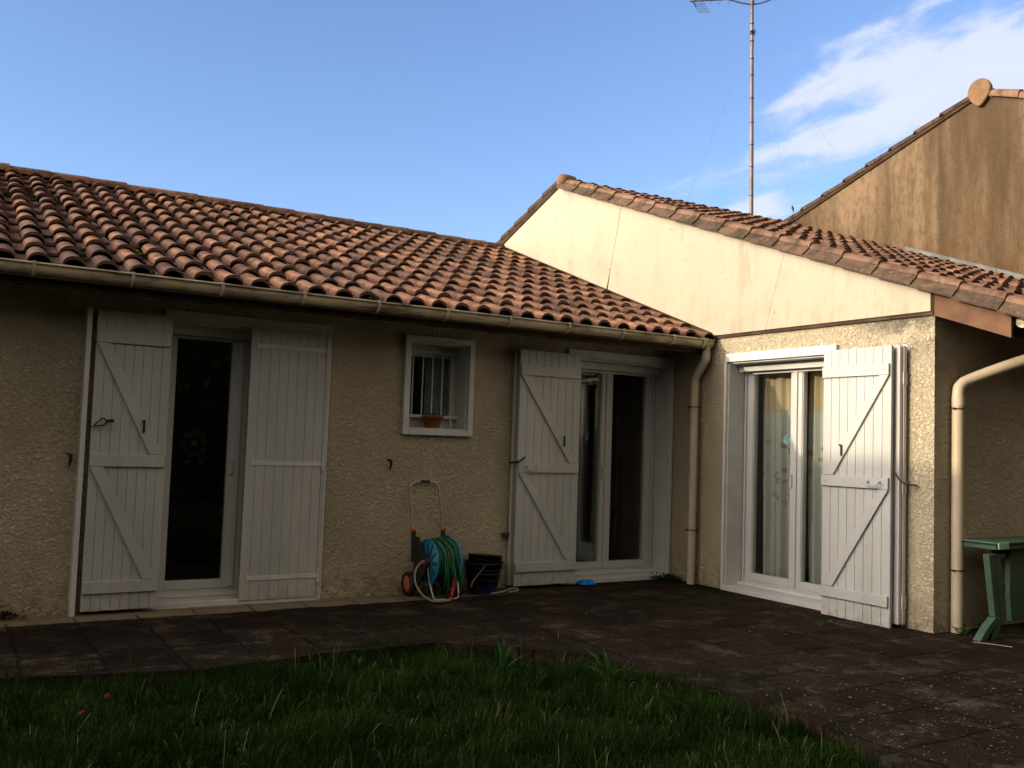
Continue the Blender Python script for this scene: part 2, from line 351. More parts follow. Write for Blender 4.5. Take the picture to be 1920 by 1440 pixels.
# lawn bed and grass blades
def lawn_mat():
    m = NM('lawn_soil', 1, 0); m.col(m.mix(m.noise(6, 6), (.008, .014, .004), (.018, .028, .008))); m.bump(m.noise(30, 5), .03); return m.m
LAWN_Z = -.09
m = MB(); NX = 46; vs = []; fs = []
for j in range(47):
    for i in range(NX+1):
        x = -16+14.5*i/NX; y = -14+13.2*j/46
        vs.append((x, y, LAWN_Z+.03*mnoise.noise((x*.8, y*.8, 0))))
for j in range(46):
    for i in range(NX): a = j*(NX+1)+i; fs.append((a, a+1, a+NX+2, a+NX+1))
m.add(vs, fs, True); m.build('lawn', lawn_mat(), kind='structure')
def inside_terrace(x, y, grow=0):
    c = False; n = len(TER)
    for i in range(n):
        (x0, y0), (x1, y1) = TER[i], TER[i-1]
        if (y0 > y) != (y1 > y) and x < (x1-x0)*(y-y0)/(y1-y0)+x0: c = not c
    return c
def blades_mesh(name, pts, hts, mat, **props):
    n = len(pts); rng = np.random.default_rng(3); P = np.array(pts); H = np.array(hts)[:, None]
    a = rng.uniform(0, 2*np.pi, n); lean = rng.uniform(.08, .85, n)[:, None]*H; w = rng.uniform(.0012, .0034, n)[:, None]
    d = np.stack([np.cos(a), np.sin(a), np.zeros(n)], 1); s = np.stack([-np.sin(a), np.cos(a), np.zeros(n)], 1)
    b = a+rng.normal(0, .5, n); s = np.stack([-np.sin(b), np.cos(b), np.zeros(n)], 1)
    up = np.array([0, 0, 1.0]); V = np.zeros((n, 7, 3))
    V[:,0] = P-s*w; V[:,1] = P+s*w
    V[:,2] = P+d*lean*.22+up*H*.45-s*w*.9; V[:,3] = P+d*lean*.22+up*H*.45+s*w*.9
    V[:,4] = P+d*lean*.6+up*H*.8-s*w*.55; V[:,5] = P+d*lean*.6+up*H*.8+s*w*.55
    V[:,6] = P+d*lean+up*H*(.98-.25*lean/np.maximum(H, 1e-3))
    me = bpy.data.meshes.new(name); base = np.arange(n)[:, None]*7
    quads = np.concatenate([base+np.array([0,1,3,2]), base+np.array([2,3,5,4])], 0); tris = base+np.array([4,5,6])
    me.vertices.add(n*7); me.vertices.foreach_set('co', V.ravel())
    loops = np.concatenate([quads.ravel(), tris.ravel()]); me.loops.add(len(loops)); me.loops.foreach_set('vertex_index', loops.astype(np.int32))
    nf = len(quads)+len(tris); me.polygons.add(nf)
    ls = np.concatenate([np.arange(len(quads))*4, len(quads)*4+np.arange(len(tris))*3]); me.polygons.foreach_set('loop_start', ls.astype(np.int32))
    tv = rng.uniform(0, 1, n); tv = np.where(tv > .955, tv, np.clip(tv*.6+.22+.42*np.array([mnoise.noise((p[0]*2.6, p[1]*2.6, 9)) for p in pts]), 0, .95)); tint = np.concatenate([tv, tv, tv])
    me.update(calc_edges=True); me.validate()
    at = me.attributes.new('tint', 'FLOAT', 'FACE'); at.data.foreach_set('value', tint[:len(me.polygons)])
    me.polygons.foreach_set('use_smooth', [True]*len(me.polygons)); me.materials.append(mat)
    o = bpy.data.objects.new(name, me); COL.objects.link(o)
    for k, v in props.items(): o[k] = v
    return o
def grass_mat(name, a, b, dry=(.16, .13, .06)):
    m = NM(name, .85, .08); t = m.attr('tint'); base = m.mix(m.ramp(t, 0, .93, smooth=False), a, b); base = m.mix(m.ramp(t, .965, .975), base, dry)
    base = m.mix(m.math('MULTIPLY', m.ramp(m.noise(1.6, 4), .4, .65), .45), base, tuple(k*.5 for k in a))
    m.col(base); m.b.inputs['Subsurface Weight'].default_value = 0
    nt = m.nt; tr = m.n.new('ShaderNodeBsdfTranslucent'); nt.links.new(base, tr.inputs[0]); ms = m.n.new('ShaderNodeMixShader'); ms.inputs[0].default_value = .3
    out = m.n['Material Output']; nt.links.new(m.b.outputs[0], ms.inputs[1]); nt.links.new(tr.outputs[0], ms.inputs[2]); nt.links.new(ms.outputs[0], out.inputs[0]); return m.m
M_GRASS = grass_mat('grass_blade', (.005, .017, .002), (.025, .056, .005))
pts = []; hts = []
rnd = random.Random(5)
while len(pts) < 165000:
    x = rnd.uniform(-9.5, -2.45); y = rnd.uniform(-5.6, -1.2)
    if y < -3.2 and x < -7.4: continue
    edge = .07*mnoise.noise((x*5, y*5, 3))+.20*mnoise.noise((x*1.9, y*1.9, 8))
    if inside_terrace(x+edge, y+edge):
        if rnd.random() > .035 or inside_terrace(x-.30, y-.30) or mnoise.noise((x*9, y*9, 4)) < .1: continue
        pts.append((x, y, 0)); hts.append(rnd.uniform(.02, .07)); continue
    n = mnoise.noise((x*1.6, y*1.6, 1)); n2 = mnoise.noise((x*6, y*6, 2))
    if n2 < -.35 and rnd.random() < .6: continue
    pts.append((x, y, LAWN_Z+.03*mnoise.noise((x*.8, y*.8, 0)))); near = inside_terrace(x+.22, y+.22) or inside_terrace(x, y+.25); hts.append(max(.035, (.095+.06*n+.055*n2)*rnd.uniform(.5, 1.45)*(rnd.choice((.45, .7, 1.1)) if near else 1)))
blades_mesh('grass', pts, hts, M_GRASS, kind='stuff', label='uncut dark green grass growing up to the paving', category='grass')

# ------------------------------------------------------------------ the house
house = thing('house', 'single-storey cream roughcast house with two clay tiled wings and white shutters', 'house')
def wall_holes(m, P, u0, u1, z0, ztop, holes, depth):
    """front plane with openings; P(u, d, z) -> xyz, d = depth into the wall; ztop(u)"""
    us = sorted({u0, u1, *[h[0] for h in holes], *[h[1] for h in holes]}); top = ztop(0)
    zs = sorted({z0, top, *[h[2] for h in holes], *[h[3] for h in holes]})
    def quad(a, b, c, d): m.add([a, b, c, d], [(0,1,2,3)])
    for i in range(len(us)-1):
        for j in range(len(zs)-1):
            uc, zc = (us[i]+us[i+1])/2, (zs[j]+zs[j+1])/2
            if any(h[0] < uc < h[1] and h[2] < zc < h[3] for h in holes): continue
            for d in (0, depth):
                quad(P(us[i], d, zs[j]), P(us[i+1], d, zs[j]), P(us[i+1], d, zs[j+1]), P(us[i], d, zs[j+1]))
    for a, b, c, d in holes:
        quad(P(a,0,c), P(a,depth,c), P(a,depth,d), P(a,0,d)); quad(P(b,0,c), P(b,depth,c), P(b,depth,d), P(b,0,d))
        quad(P(a,0,d), P(b,0,d), P(b,depth,d), P(a,depth,d)); quad(P(a,0,c), P(b,0,c), P(b,depth,c), P(a,depth,c))
    quad(P(u0,0,top), P(u1,0,top), P(u1,depth,top), P(u0,depth,top)); quad(P(u0,0,z0), P(u0,depth,z0), P(u0,depth,top), P(u0,0,top)); quad(P(u1,0,z0), P(u1,depth,z0), P(u1,depth,top), P(u1,0,top))
D1 = (-5.05, -3.77); D2 = (-1.33, -.05); DB = (-2.13, -.80); WN = (-3.01, -2.43, 1.42, 2.185); DZ = 2.17; WALLTOP = 2.40
m = MB(); wall_holes(m, lambda u, d, z: (u, d, z), -11, 0.30, -.15, lambda u: 2.58, [(D1[0], D1[1], .04, DZ), (D2[0], D2[1], .04, DZ), WN], .30)
m.build('wall', M_STUC, house)
m = MB(); wall_holes(m, lambda u, d, z: (d, u, z), -3.0, -.002, -.15, lambda u: 2.41, [(DB[0], DB[1], .04, DZ)], .30)
m.build('wall', M_STUC, house, label='sunlit side wall with the right hand french window')
m = MB(); m.box(.302, 9, -2.998, -2.7, -.15, 2.41); m.build('wall', M_STUC, house, label='shaded wall behind the green table')
for q in ((-11, -10.7, .302, 7, -.15, 2.5), (-11, 0, 7.002, 7.2, -.15, 2.5), (8.7, 9, -2.6, 7.2, -.15, 2.4)): box(*q).build('wall', M_STUC, house)
# dark rooms behind the openings
def room(x0, x1, y0, y1, z1, openside):
    m = MB(); q = [(x0,y0),(x1,y0),(x1,y1),(x0,y1)]
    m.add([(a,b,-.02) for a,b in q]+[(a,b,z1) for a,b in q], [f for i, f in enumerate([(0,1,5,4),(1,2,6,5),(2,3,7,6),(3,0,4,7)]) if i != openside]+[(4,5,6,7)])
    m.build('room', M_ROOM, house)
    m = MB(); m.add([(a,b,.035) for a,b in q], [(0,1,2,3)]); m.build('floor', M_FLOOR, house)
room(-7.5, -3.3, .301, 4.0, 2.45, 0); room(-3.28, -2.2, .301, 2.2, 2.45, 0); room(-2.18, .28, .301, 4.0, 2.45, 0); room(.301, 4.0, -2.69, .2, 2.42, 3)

# gable panels (thin boards hung on the gable) with the open joint
gy = lambda y: 4.545-.380*abs(y-2.17)
def gp(pts, name='gable_panel'):
    m = MB(); m.prism([(-.034, y, z) for y, z in pts], (.024, 0, 0)); return m.build(name, M_PANEL, house, bevel=.002)
zbot = 2.442
gp([(3.62, gy(3.62)), (2.17, gy(2.17)), (.905, gy(.905)), (1.085, 3.33), (1.172, 3.06), (1.23, 2.9), (1.6, 2.4), (3.62, 2.4)])
gp([(.899, gy(.899)), (-1.515, gy(-1.515)), (-1.297, zbot), (1.30, zbot), (1.16, 2.9), (1.132, 3.08), (1.081, 3.33)])
gp([(-1.5165, gy(-1.5165)), (-2.985, gy(-2.985)), (-2.985, zbot), (-1.2985, zbot)])
m = MB(); m.prism([(-.0095, y, z) for y, z in [(5.6, gy(5.6)-.01), (2.17, gy(2.17)-.01), (-2.99, gy(-2.99)-.01), (-2.99, 2.412), (5.6, 2.412)]], (.12, 0, 0)); m.build('gable_wall', M_DARKW, house)
m = MB(); m.box(-.022, -.010, -3.0, -.55, 2.413, 2.441); m.build('shadow_board', M_DARKB, house)  # board whose dark colour paints the thin shadow line under the panel
m = MB(); m.box(-.030, -.0, -3.012, -2.988, 2.441, 2.60); m.build('corner_board', M_DARKW, house)

# roof tiles
def tile_field(m, x0, ncol, pitch, y0, y1, dy, base, rnd, hb=.062, sag=None, clip=None):
    """tiles on a slope that falls towards -y; base(y) is the batten plane"""
    rows = int((y1-y0)/dy)+1; NU = 14; W = .66; us = [.5*W*(1-math.cos(math.pi*k/NU)) for k in range(NU+1)]+[.74, .87, 1.0]
    prof = [hb*math.sqrt(max(0, 1-((u/W-.5)*2)**2)) if u < W-1e-6 else 0 for u in us]
    prof[-3] = -.004; prof[-2] = -.007; prof[-1] = 0
    for c in range(ncol):
        for r in range(rows):
            ya = y0+r*dy; yb = min(ya+dy*1.10, y1)
            if ya > y1-.05: continue
            xa = x0+c*pitch; m.tint = min(1, max(0, rnd.gauss(.48, .24))) if rnd.random() > .05 else rnd.choice((0, 1.25)); jx = rnd.gauss(0, .004)+.006*mnoise.noise((c*.7, r*.4, 4)); jz = abs(rnd.gauss(0, .0025)); tw = rnd.gauss(0, .007); jy = rnd.gauss(0, .011)
            vs = []; n = len(us)
            for (yy, lift, sc_, dz) in ((ya+jy, .032, 1.07, 0), (ya+jy+dy*.5, .014, 1.0, 0), (yb, .0, .94, 0)):
                for u, h in zip(us, prof):
                    xx = xa+jx+tw*(yy-ya)/dy+pitch*((u-.33)*(sc_ if u < W else 1)+.33)
                    vs.append((xx, yy, base(yy)+h*sc_+lift+jz))
            for u, h in zip(us, prof):   # lower lip
                xx = xa+jx+pitch*((u-.33)*(1.03 if u < W else 1)+.33); vs.append((xx, ya+jy+.001, base(ya)+max(h-.016, -.022)+.032+jz-.002))
            fs = []
            for k in range(2):
                for i in range(n-1): a = k*n+i; fs.append((a, a+1, a+n+1, a+n))
            t0 = m.tint; b0_ = len(m.f); m.add(vs[:3*n], fs, True)
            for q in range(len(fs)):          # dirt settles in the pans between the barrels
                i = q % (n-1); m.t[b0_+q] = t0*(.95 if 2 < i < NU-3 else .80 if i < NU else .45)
            m.tint = 0; m.add(vs[:n]+vs[3*n:], [(i, n+i, n+i+1, i+1) for i in range(n-1)])  # lip faces take the darkest tint, so their shade is painted in
rnd = random.Random(11)
zA = lambda y: 2.362+.374*(y+.66)
zB = lambda y: 4.60-.375*abs(y-2.19)
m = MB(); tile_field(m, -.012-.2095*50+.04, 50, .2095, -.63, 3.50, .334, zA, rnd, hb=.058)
mo = MB(); rq = random.Random(77)
for i in range(150):
    cx_ = -.012-.2095*rq.randint(1, 34)+.2095*.83+rq.gauss(0, .015); yy_ = -.60+.334*rq.randint(0, 10)+rq.uniform(-.03, .03)
    if mnoise.noise((cx_*.6, yy_*.9, 7)) < -.12 or (cx_ > -2.6 and rq.random() < .7): continue
    for k in range(rq.randint(2, 6)):
        r_ = rq.uniform(.012, .030); px_, py_ = cx_+rq.gauss(0, .020), yy_+rq.gauss(0, .03); vs = []
        for j in range(3):
            for i2 in range(6): a_ = math.pi*i2/3+k; q_ = (1, .75, .25)[j]*r_*rq.uniform(.8, 1.2); vs.append((px_+q_*math.cos(a_), py_+q_*math.sin(a_), zA(py_)+.030+(0, .55, .85)[j]*r_))
        mo.add(vs, [(j*6+i2, j*6+(i2+1) % 6, (j+1)*6+(i2+1) % 6, (j+1)*6+i2) for j in range(2) for i2 in range(6)]+[tuple(range(12, 18))], True)
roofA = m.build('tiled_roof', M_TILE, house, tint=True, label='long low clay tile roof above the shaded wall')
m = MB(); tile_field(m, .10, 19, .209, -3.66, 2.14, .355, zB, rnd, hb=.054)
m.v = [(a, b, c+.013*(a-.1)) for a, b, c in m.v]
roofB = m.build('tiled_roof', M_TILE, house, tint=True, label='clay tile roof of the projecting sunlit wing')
fm = MB(); fm.prism([(-.036, -.60, zA(-.6)+.03), (-.036, 3.5, zA(3.5)+.03), (-.036, 3.5, zA(3.5)+.088), (-.036, -.60, zA(-.6)+.088)], (-.012, 0, 0)); fm.build('flashing', M_DARKW, house)
mo.build('moss', simple('roof_moss', (.030, .030, .010), 1, 0, .4, 30, .01, 40), roofA, kind='stuff')
# roof decks, back slopes
m = MB(); e = .02
for fz, x0, x1, y0, yr, yb in ((zA, -10.6, -.036, -.60, 3.57, 7.6), (zB, .0, 4.065, -3.60, 2.19, 7.6)):
    a = [(x0, y0, fz(y0)-e), (x1, y0, fz(y0)-e), (x1, yr, fz(yr)-e), (x0, yr, fz(yr)-e)]
    m.add(a+[(p[0], p[1], p[2]-.06) for p in a], [(0,1,2,3), (7,6,5,4), (0,4,5,1), (1,5,6,2), (3,7,4,0)])
    zb = fz(yr)-.38*(yb-yr)
    b = [(x0, yr, fz(yr)+.0), (x1, yr, fz(yr)+.0), (x1, yb, zb), (x0, yb, zb)]; m.add(b+[(p[0], p[1], p[2]-.06) for p in b], [(0,1,2,3), (7,6,5,4), (1,5,6,2), (3,7,4,0)])
m.build('roof_deck', M_DARKW, house)
# ridge tiles
def ridge(m, x0, x1, y, z, r, L, rnd):
    x = x0
    while x < x1:
        m.tint = rnd.uniform(.1, .9); n = 9; vs = []; dz = rnd.uniform(-.004, .006)
        for xx, k in ((x, 1.0), (min(x+L*1.08, x1), 1.12)):
            for i in range(n): a = math.pi*i/(n-1); vs.append((xx, y-math.cos(a)*r*k*1.25, z+dz-.03+math.sin(a)*r*k))
        m.add(vs, [(i, i+1, n+i+1, n+i) for i in range(n-1)], True); m.add(vs[n:]+[(v[0], y+(v[1]-y)*.82, z+(v[2]-z)*.8-.01) for v in vs[n:]], [(i, i+1, n+i+1, n+i) for i in range(n-1)])
        x += L
m = MB(); ridge(m, -10.6, -.04, 3.57, 3.985, .088, .38, rnd); m.build('ridge_tiles', M_TILE, house, tint=True)
m = MB(); ridge(m, .05, 4.06, 2.19, 4.60, .085, .36, rnd); m.build('ridge_tiles', M_TILE2, house, tint=True)
m = MB(); m.lathe([(0,-.12), (.045,-.12), (.078,-.10), (.09,-.06), (.092,.0), (.085,.10)], (.03, 2.12, 4.60), 'x', 20)
m.build('ridge_end_cap', M_CLAY, house)
# rake tiles over the gable: barrel on top, flat flap hanging over the panel
def rake(ma, mb, ytop, yend, L, rnd, sgn):
    y = ytop; k = 0
    while (y-yend)*sgn > .05:
        y2 = y-sgn*L*1.04; za, zc = zB(y), zB(y2); up = .002; lo = .022
        ma.tint = rnd.uniform(.2, 1); mb.tint = rnd.uniform(0, .8)
        def prof(z, w, l): return [(-.045, z-.02+l), (-.040-w, z+.012+l), (-.030-w, z+.036+l), (-.010-w, z+.054+l), (.018, z+.063+l), (.048, z+.060+l), (.074, z+.044+l), (.092+w, z+.02+l), (.102+w, z-.01+l)]
        p0 = prof(za, 0, up); p1 = prof(zc, .008, lo); n = len(p0)
        vs = [(a, y, b) for a, b in p0]+[(a, y2, b) for a, b in p1]
        ma.add(vs, [(i, i+1, n+i+1, n+i) for i in range(1, n-1)], True)
        ma.add([(a, y2, b) for a, b in p1]+[(a*.9, y2, b-.016) for a, b in p1], [(i, n+i, n+i+1, i+1) for i in range(1, n-1)])
        f0 = [(-.128, y, za-.062+up), (-.036, y, za+.014+up)]; f1 = [(-.136, y2, zc-.070+lo), (-.040, y2, zc+.010+lo)]; q0 = [f0[0], f0[1], f1[1], f1[0]]
        mb.add(q0+[(a+.009, b, c-.015) for a, b, c in q0], [(0,1,2,3), (7,6,5,4), (0,3,7,4), (3,2,6,7), (1,0,4,5)])
        y -= sgn*L; k += 1
ma, mb = MB(), MB(); rake(ma, mb, 2.12, -3.66, .3555, rnd, 1)
rk = ma.build('rake_tiles', M_TILE2, house, tint=True); mb.build('rake_flap', M_FLAP, rk, tint=True)
ma = MB(); y = 2.19
while y < 5.5:      # far slope: the tile edges seen from below, stepping down
    y2 = y+.36; z0, z1 = zB(y)+.03, zB(y2)+.03
    ma.tint = rnd.uniform(0, .6); ma.prism([(-.045, y, z0-.035), (-.045, y2, z1-.02), (-.045, y2+.005, z1+.035), (-.045, y, z0+.008)], (.14, 0, 0)); y += .34
ma.build('rake_tiles', M_DTILE, house, tint=True)
m = MB(); m.prism([(-.050, 2.2, zB(2.2)-.075), (-.050, 5.5, zB(5.5)-.075), (-.050, 5.5, zB(5.5)-.01), (-.050, 2.2, zB(2.2)-.01)], (.014, 0, 0)); m.build('bargeboard', M_DARKW, house)
# bargeboard and eaves of the projecting wing
m = MB(); m.prism([(-.030, -3.014, 2.405), (-.030, -3.62, 2.185), (-.030, -3.62, 2.345), (-.030, -3.014, 2.575)], (.03, 0, 0)); m.build('bargeboard', M_BROWN, house, bevel=.003)
m = MB(); m.box(0.002, 4.06, -3.60, -3.575, 2.20, 2.36); m.prism([(0.002,-3.0,2.405),(0.002,-3.57,2.245),(0.002,-3.57,2.26),(0.002,-3.0,2.42)], (8.9,0,0)); m.box(4.06, 9, -3.60, -3.575, 2.20, 2.40)
m.build('eaves_board', M_DARKW, house)
# fascia and rafters of the shaded wing
m = MB(); m.box(-10.6, -.035, -.515, -.49, 2.265, 2.40); m.build('fascia_board', M_DARKB, house, bevel=.003)
x = -10.3
while x < -.1:
    m = MB(); m.prism([(x, -.488, 2.262), (x, -.005, 2.442), (x, -.005, 2.542), (x, -.488, 2.36)], (.07, 0, 0)); m.build('rafter_tail', M_DARKW, house); x += .6

# gutters
def gutter(x0, x1, yc, ztop, r, front=-1):
    m = MB(); n = 12; prof = []
    for i in range(n+1): a = math.pi*i/n; prof.append((yc-math.cos(a)*r, ztop-.014-math.sin(a)*r*1.12))
    prof = [(yc-r-.006, ztop-.004), (yc-r-.009, ztop-.012), (yc-r-.004, ztop-.016)]+prof+[(yc+r, ztop+.01)]
    inner = [(yc+(a-yc)*.95, b+.003) for a, b in prof][::-1]; P = prof+inner; k = len(P)
    vs = [(x0, a, b) for a, b in P]+[(x1, a, b) for a, b in P]
    m.add(vs, [(i, (i+1) % k, k+(i+1) % k, k+i) for i in range(k)], True)
    for xx in (x0, x1): m.add([(xx, a, b) for a, b in prof], [tuple(range(len(prof)))])
    return m
gA = gutter(-10.6, -.04, -.575, 2.402, .066).build('gutter', M_GUT, house)
def gbracket(x, yc, ztop, r, w=.022, parent=None):
    m = MB(); n = 14; vs = []
    for xx in (x-w/2, x+w/2):
        for rr in (r*1.0, r+.007):
            for i in range(n+1): a = math.pi*i/n; vs.append((xx, yc-math.cos(a)*(rr+.006), ztop-.010-math.sin(a)*(rr*1.12+.004)))
    k = n+1; fs = []
    for i in range(n):
        fs += [(k+i, k+i+1, 3*k+i+1, 3*k+i), (i, k+i, k+i+1, i+1), (2*k+i+1, 3*k+i+1, 3*k+i, 2*k+i)]
    m.add(vs, fs, True); m.box(x-w/2, x+w/2, yc-r-.016, yc-r-.002, ztop-.012, ztop+.003)
    return m.build('bracket', M_PIPE, parent)
for i in range(17): 
    x = -6.01+.606*(i-7)
    if x > -.05: break
    gbracket(x, -.575, 2.402, .066, parent=gA)
gbracket(-.16, -.575, 2.402, .066, .05, gA)
gB = gutter(.02, 9, -3.675, 2.345, .066).build('gutter', M_GUT, house, label='cream gutter end on the projecting wing')
m = MB(); m.box(4.09, 9, -3.66, -2.9, 2.36, 2.40); m.build('roof_edge', M_TILE, house)
# downspout in the inner corner
dp = MB(); dp.tube(smooth_path([(-.085,-.575,2.33), (-.085,-.572,2.24), (-.085,-.56,2.19), (-.085,-.47,2.08), (-.085,-.43,2.02), (-.085,-.425,1.95), (-.085,-.425,1.80)], 5), .040, 16)
dp.tube([(-.085,-.425,1.9), (-.085,-.42,0.003)], .040, 16)
dpo = dp.build('downspout', M_PIPE, house)
for z in (2.235, 1.93): 
    q = MB(); yy = -.572 if z > 2.1 else -.425; q.lathe([(.044,-.03), (.044,.03)], (-.085, yy, z), n=16); q.build('collar', M_PIPE, dpo)
for z in (1.74, .53):
    q = MB(); q.lathe([(.043,-.006), (.046,0), (.043,.006)], (-.085, -.424, z), n=16); q.box(-.05, .0, -.430, -.418, z-.008, z+.008); q.box(-.13,-.118,-.40,-.375,z-.01,z+.01); q.build('bracket', M_RUST, dpo)
# diagonal downspout at the outer corner
dp = MB(); X0 = .205; dp.tube(smooth_path([(1.02,-3.66,2.29), (1.02,-3.66,2.22), (.90,-3.56,2.19), (.62,-3.34,2.09), (.33,-3.115,1.945), (.235,-3.066,1.885), (X0,-3.062,1.82), (X0,-3.06,1.70)], 6), .044, 16)
dp.tube([(X0,-3.06,1.74), (X0-.005,-3.06,.003)], .044, 16); dpo = dp.build('downspout', M_PIPE, house, label='sand coloured downpipe at the outer corner')
q = MB(); q.lathe([(.048,-.035), (.048,.035)], (X0, -3.062, 1.755), n=16); q.build('collar', M_PIPE, dpo)
for z in (1.70, .47):
    q = MB(); q.lathe([(.047,-.006), (.051,0), (.047,.006)], (X0, -3.06, z), n=16); q.box(X0-.006, X0+.006, -3.03, -3.0, z-.01, z+.01); q.box(X0-.075, X0-.045, -3.07, -3.058, z-.006, z+.008); q.build('bracket', M_RUST, dpo)

# ------------------------------------------------------------------ windows and doors
def P_A(u, d, z): return (u, d, z)
def P_B(u, d, z): return (d, -u, z)         # u runs to the viewer's right (towards -y)
def pbox(m, P, u0, u1, d0, d1, z0, z1):
    a, b = P(u0, d0, z0), P(u1, d1, z1); m.box(a[0], b[0], a[1], b[1], a[2], b[2])
def french_window(P, u0, u1, mid, lbl, dep=.215, ztop=DZ, handle_side=-1):
    fr = MB()
    pbox(fr, P, u0, u0+.075, dep, dep+.07, .05, ztop-.005); pbox(fr, P, u1-.075, u1, dep, dep+.07, .05, ztop-.005)
    pbox(fr, P, u0, u1, dep, dep+.07, ztop-.055, ztop-.001); pbox(fr, P, u0, u1, dep-.005, dep+.075, .041, .115)
    pbox(fr, P, u0+.025, u0+.045, dep-.018, dep, .05, ztop-.04); pbox(fr, P, u1-.045, u1-.025, dep-.018, dep, .05, ztop-.04)
    f = fr.build('french_window', M_PVC, house, bevel=.004, label=lbl)
    w = .062
    for a, b in ((u0+.068, mid-.003), (mid+.003, u1-.068)):
        s = MB(); z0, z1 = .10, ztop-.045; d0, d1 = dep-.012, dep+.05
        pbox(s, P, a, a+w, d0, d1, z0, z1); pbox(s, P, b-w, b, d0, d1, z0, z1)
        pbox(s, P, a+w, b-w, d0, d1, z0, z0+.068); pbox(s, P, a+w, b-w, d0, d1, z1-.055, z1)
        pbox(s, P, a+w, a+w+.008, d0+.008, d1, z0+.068, z1-.055); pbox(s, P, b-w-.008, b-w, d0+.008, d1, z0+.068, z1-.055)
        s.build('sash', M_PVC, f, bevel=.003)
        g = MB(); pbox(g, P, a+w+.004, b-w-.004, dep+.016, dep+.020, z0+.06, z1-.05); g.build('pane', M_GLASS, f)
    k = MB(); pbox(k, P, mid-.022, mid+.018, dep-.028, dep-.012, .11, ztop-.055); k.build('meeting_bead', M_PVC, f, bevel=.004)
    h = MB(); pbox(h, P, mid-.05, mid-.028, dep-.036, dep-.012, 1.0, 1.12); h.build('handle', M_PVC, f, bevel=.004)
    return f
f1 = french_window(P_A, D1[0], D1[1], -4.41, 'dark french window between the two left hand shutters')
f2 = french_window(P_A, D2[0], D2[1], -.69, 'french window in the shaded inner corner')
f3 = french_window(P_B, -DB[1], -DB[0], 1.465, 'french window with lace curtains on the sunlit wing')
def lining(P, u0, u1, lbl=None, left_trim=True, right_trim=True, top0=None, top1=None, tz=.08):
    m = MB(); t = .012   # white reveal boards
    pbox(m, P, u0, u0+t, -.002, .214, .045, DZ-.001); pbox(m, P, u1-t, u1, -.002, .214, .045, DZ-.001); pbox(m, P, u0+t, u1-t, -.002, .214, DZ-.016, DZ-.002)
    pbox(m, P, u0+.02, u1-.02, .12, .21, DZ-.085, DZ-.017); pbox(m, P, u0+.02, u1-.02, .185, .205, DZ-.11, DZ-.088)
    o = m.build('reveal_lining', M_TRIM, house, bevel=.002)
    s = MB(); pbox(s, P, u0-.005, u1+.005, -.035, .21, -.01, .044); pbox(s, P, u0+.013, u1-.013, .15, .212, .046, .075); s.build('sill', M_TRIM, o, bevel=.004)
    a = MB(); pbox(a, P, u0-.02 if top0 is None else top0, u1+.02 if top1 is None else top1, -.034, -.003, DZ, DZ+tz); a.build('lintel_trim', M_TRIM, o, bevel=.003)
    if left_trim: a = MB(); pbox(a, P, u0-.03, u0, -.030, -.003, .0, DZ-.003); a.build('side_trim', M_ALU, o, bevel=.002)
    if right_trim: a = MB(); pbox(a, P, u1, u1+.035, -.030, -.003, .0, DZ-.003); a.build('side_trim', M_ALU, o, bevel=.002)
    return o
lining(P_A, D1[0], D1[1], top0=-5.06, top1=-3.735)
lining(P_A, D2[0], D2[1], top1=-.012)
lining(P_B, -DB[1], -DB[0], top0=.785, top1=2.10)

# shutters ------------------------------------------------------------
def zleaf(P, u0, u1, d_out, diag, lbl=None, z0=.03, z1=2.19, keeper=True, handle=True, latch_u=None, thick=.026, nplank=8):
    """board-and-brace leaf; d_out = depth of the outermost board face (negative = in front of the wall)"""
    m = MB(); n = nplank; w = (u1-u0)/n
    for i in range(n):
        a = u0+i*w; pbox(m, P, a+.0016, a+w-.0016, d_out, d_out+thick, z0+random.uniform(-.002, .002), z1)
    pbox(m, P, u0+.002, u1-.002, d_out+.006, d_out+thick-.003, z0+.002, z1-.002)
    s = m.build('shutter', M_WOOD, house, bevel=.0022)
    if lbl: s['label'] = lbl
    rz = [(1.955, 2.045), (1.06, 1.15), (.155, .24)]; pr = .022
    for za, zb in rz:
        r = MB(); pbox(r, P, u0+.004, u1-.012, d_out-pr, d_out-.0005, za, zb); r.build('rail', M_WOOD, s, bevel=.003)
        for j in range(4):
            k = MB(); uu = u0+.05+(u1-u0-.10)*j/3; p = Vector(P(uu, d_out-pr, (za+zb)/2-.005)); k.tube([p, Vector(P(uu, d_out-pr-.003, (za+zb)/2-.005))], .0045, 8); k.build('bolt', M_BOLT, s)
    for (zt, zb) in ((1.953, 1.152), (1.058, .242)):
        h = .105; a, b = (u0+.005, u1-.03) if diag > 0 else (u1-.012, u0+.03)
        sg = 1 if diag > 0 else -1
        q = [P(a, d_out-.0005, zt), P(a+sg*h*.85, d_out-.0005, zt), P(b, d_out-.0005, zb), P(b-sg*h*.85, d_out-.0005, zb)]
        dv = Vector(P(0, -pr+.002, 0))-Vector(P(0, 0, 0)); br = MB(); br.prism(q, dv); br.build('brace', M_WOOD, s, bevel=.003)
    if latch_u is not None:
        k = MB(); pbox(k, P, latch_u-.007, latch_u+.007, d_out-pr-.012, d_out-pr, 1.31, 1.395); pbox(k, P, latch_u-.018, latch_u+.008, d_out-pr-.016, d_out-pr-.008, 1.388, 1.403); k.build('latch', M_IRON, s, bevel=.003)
    return s
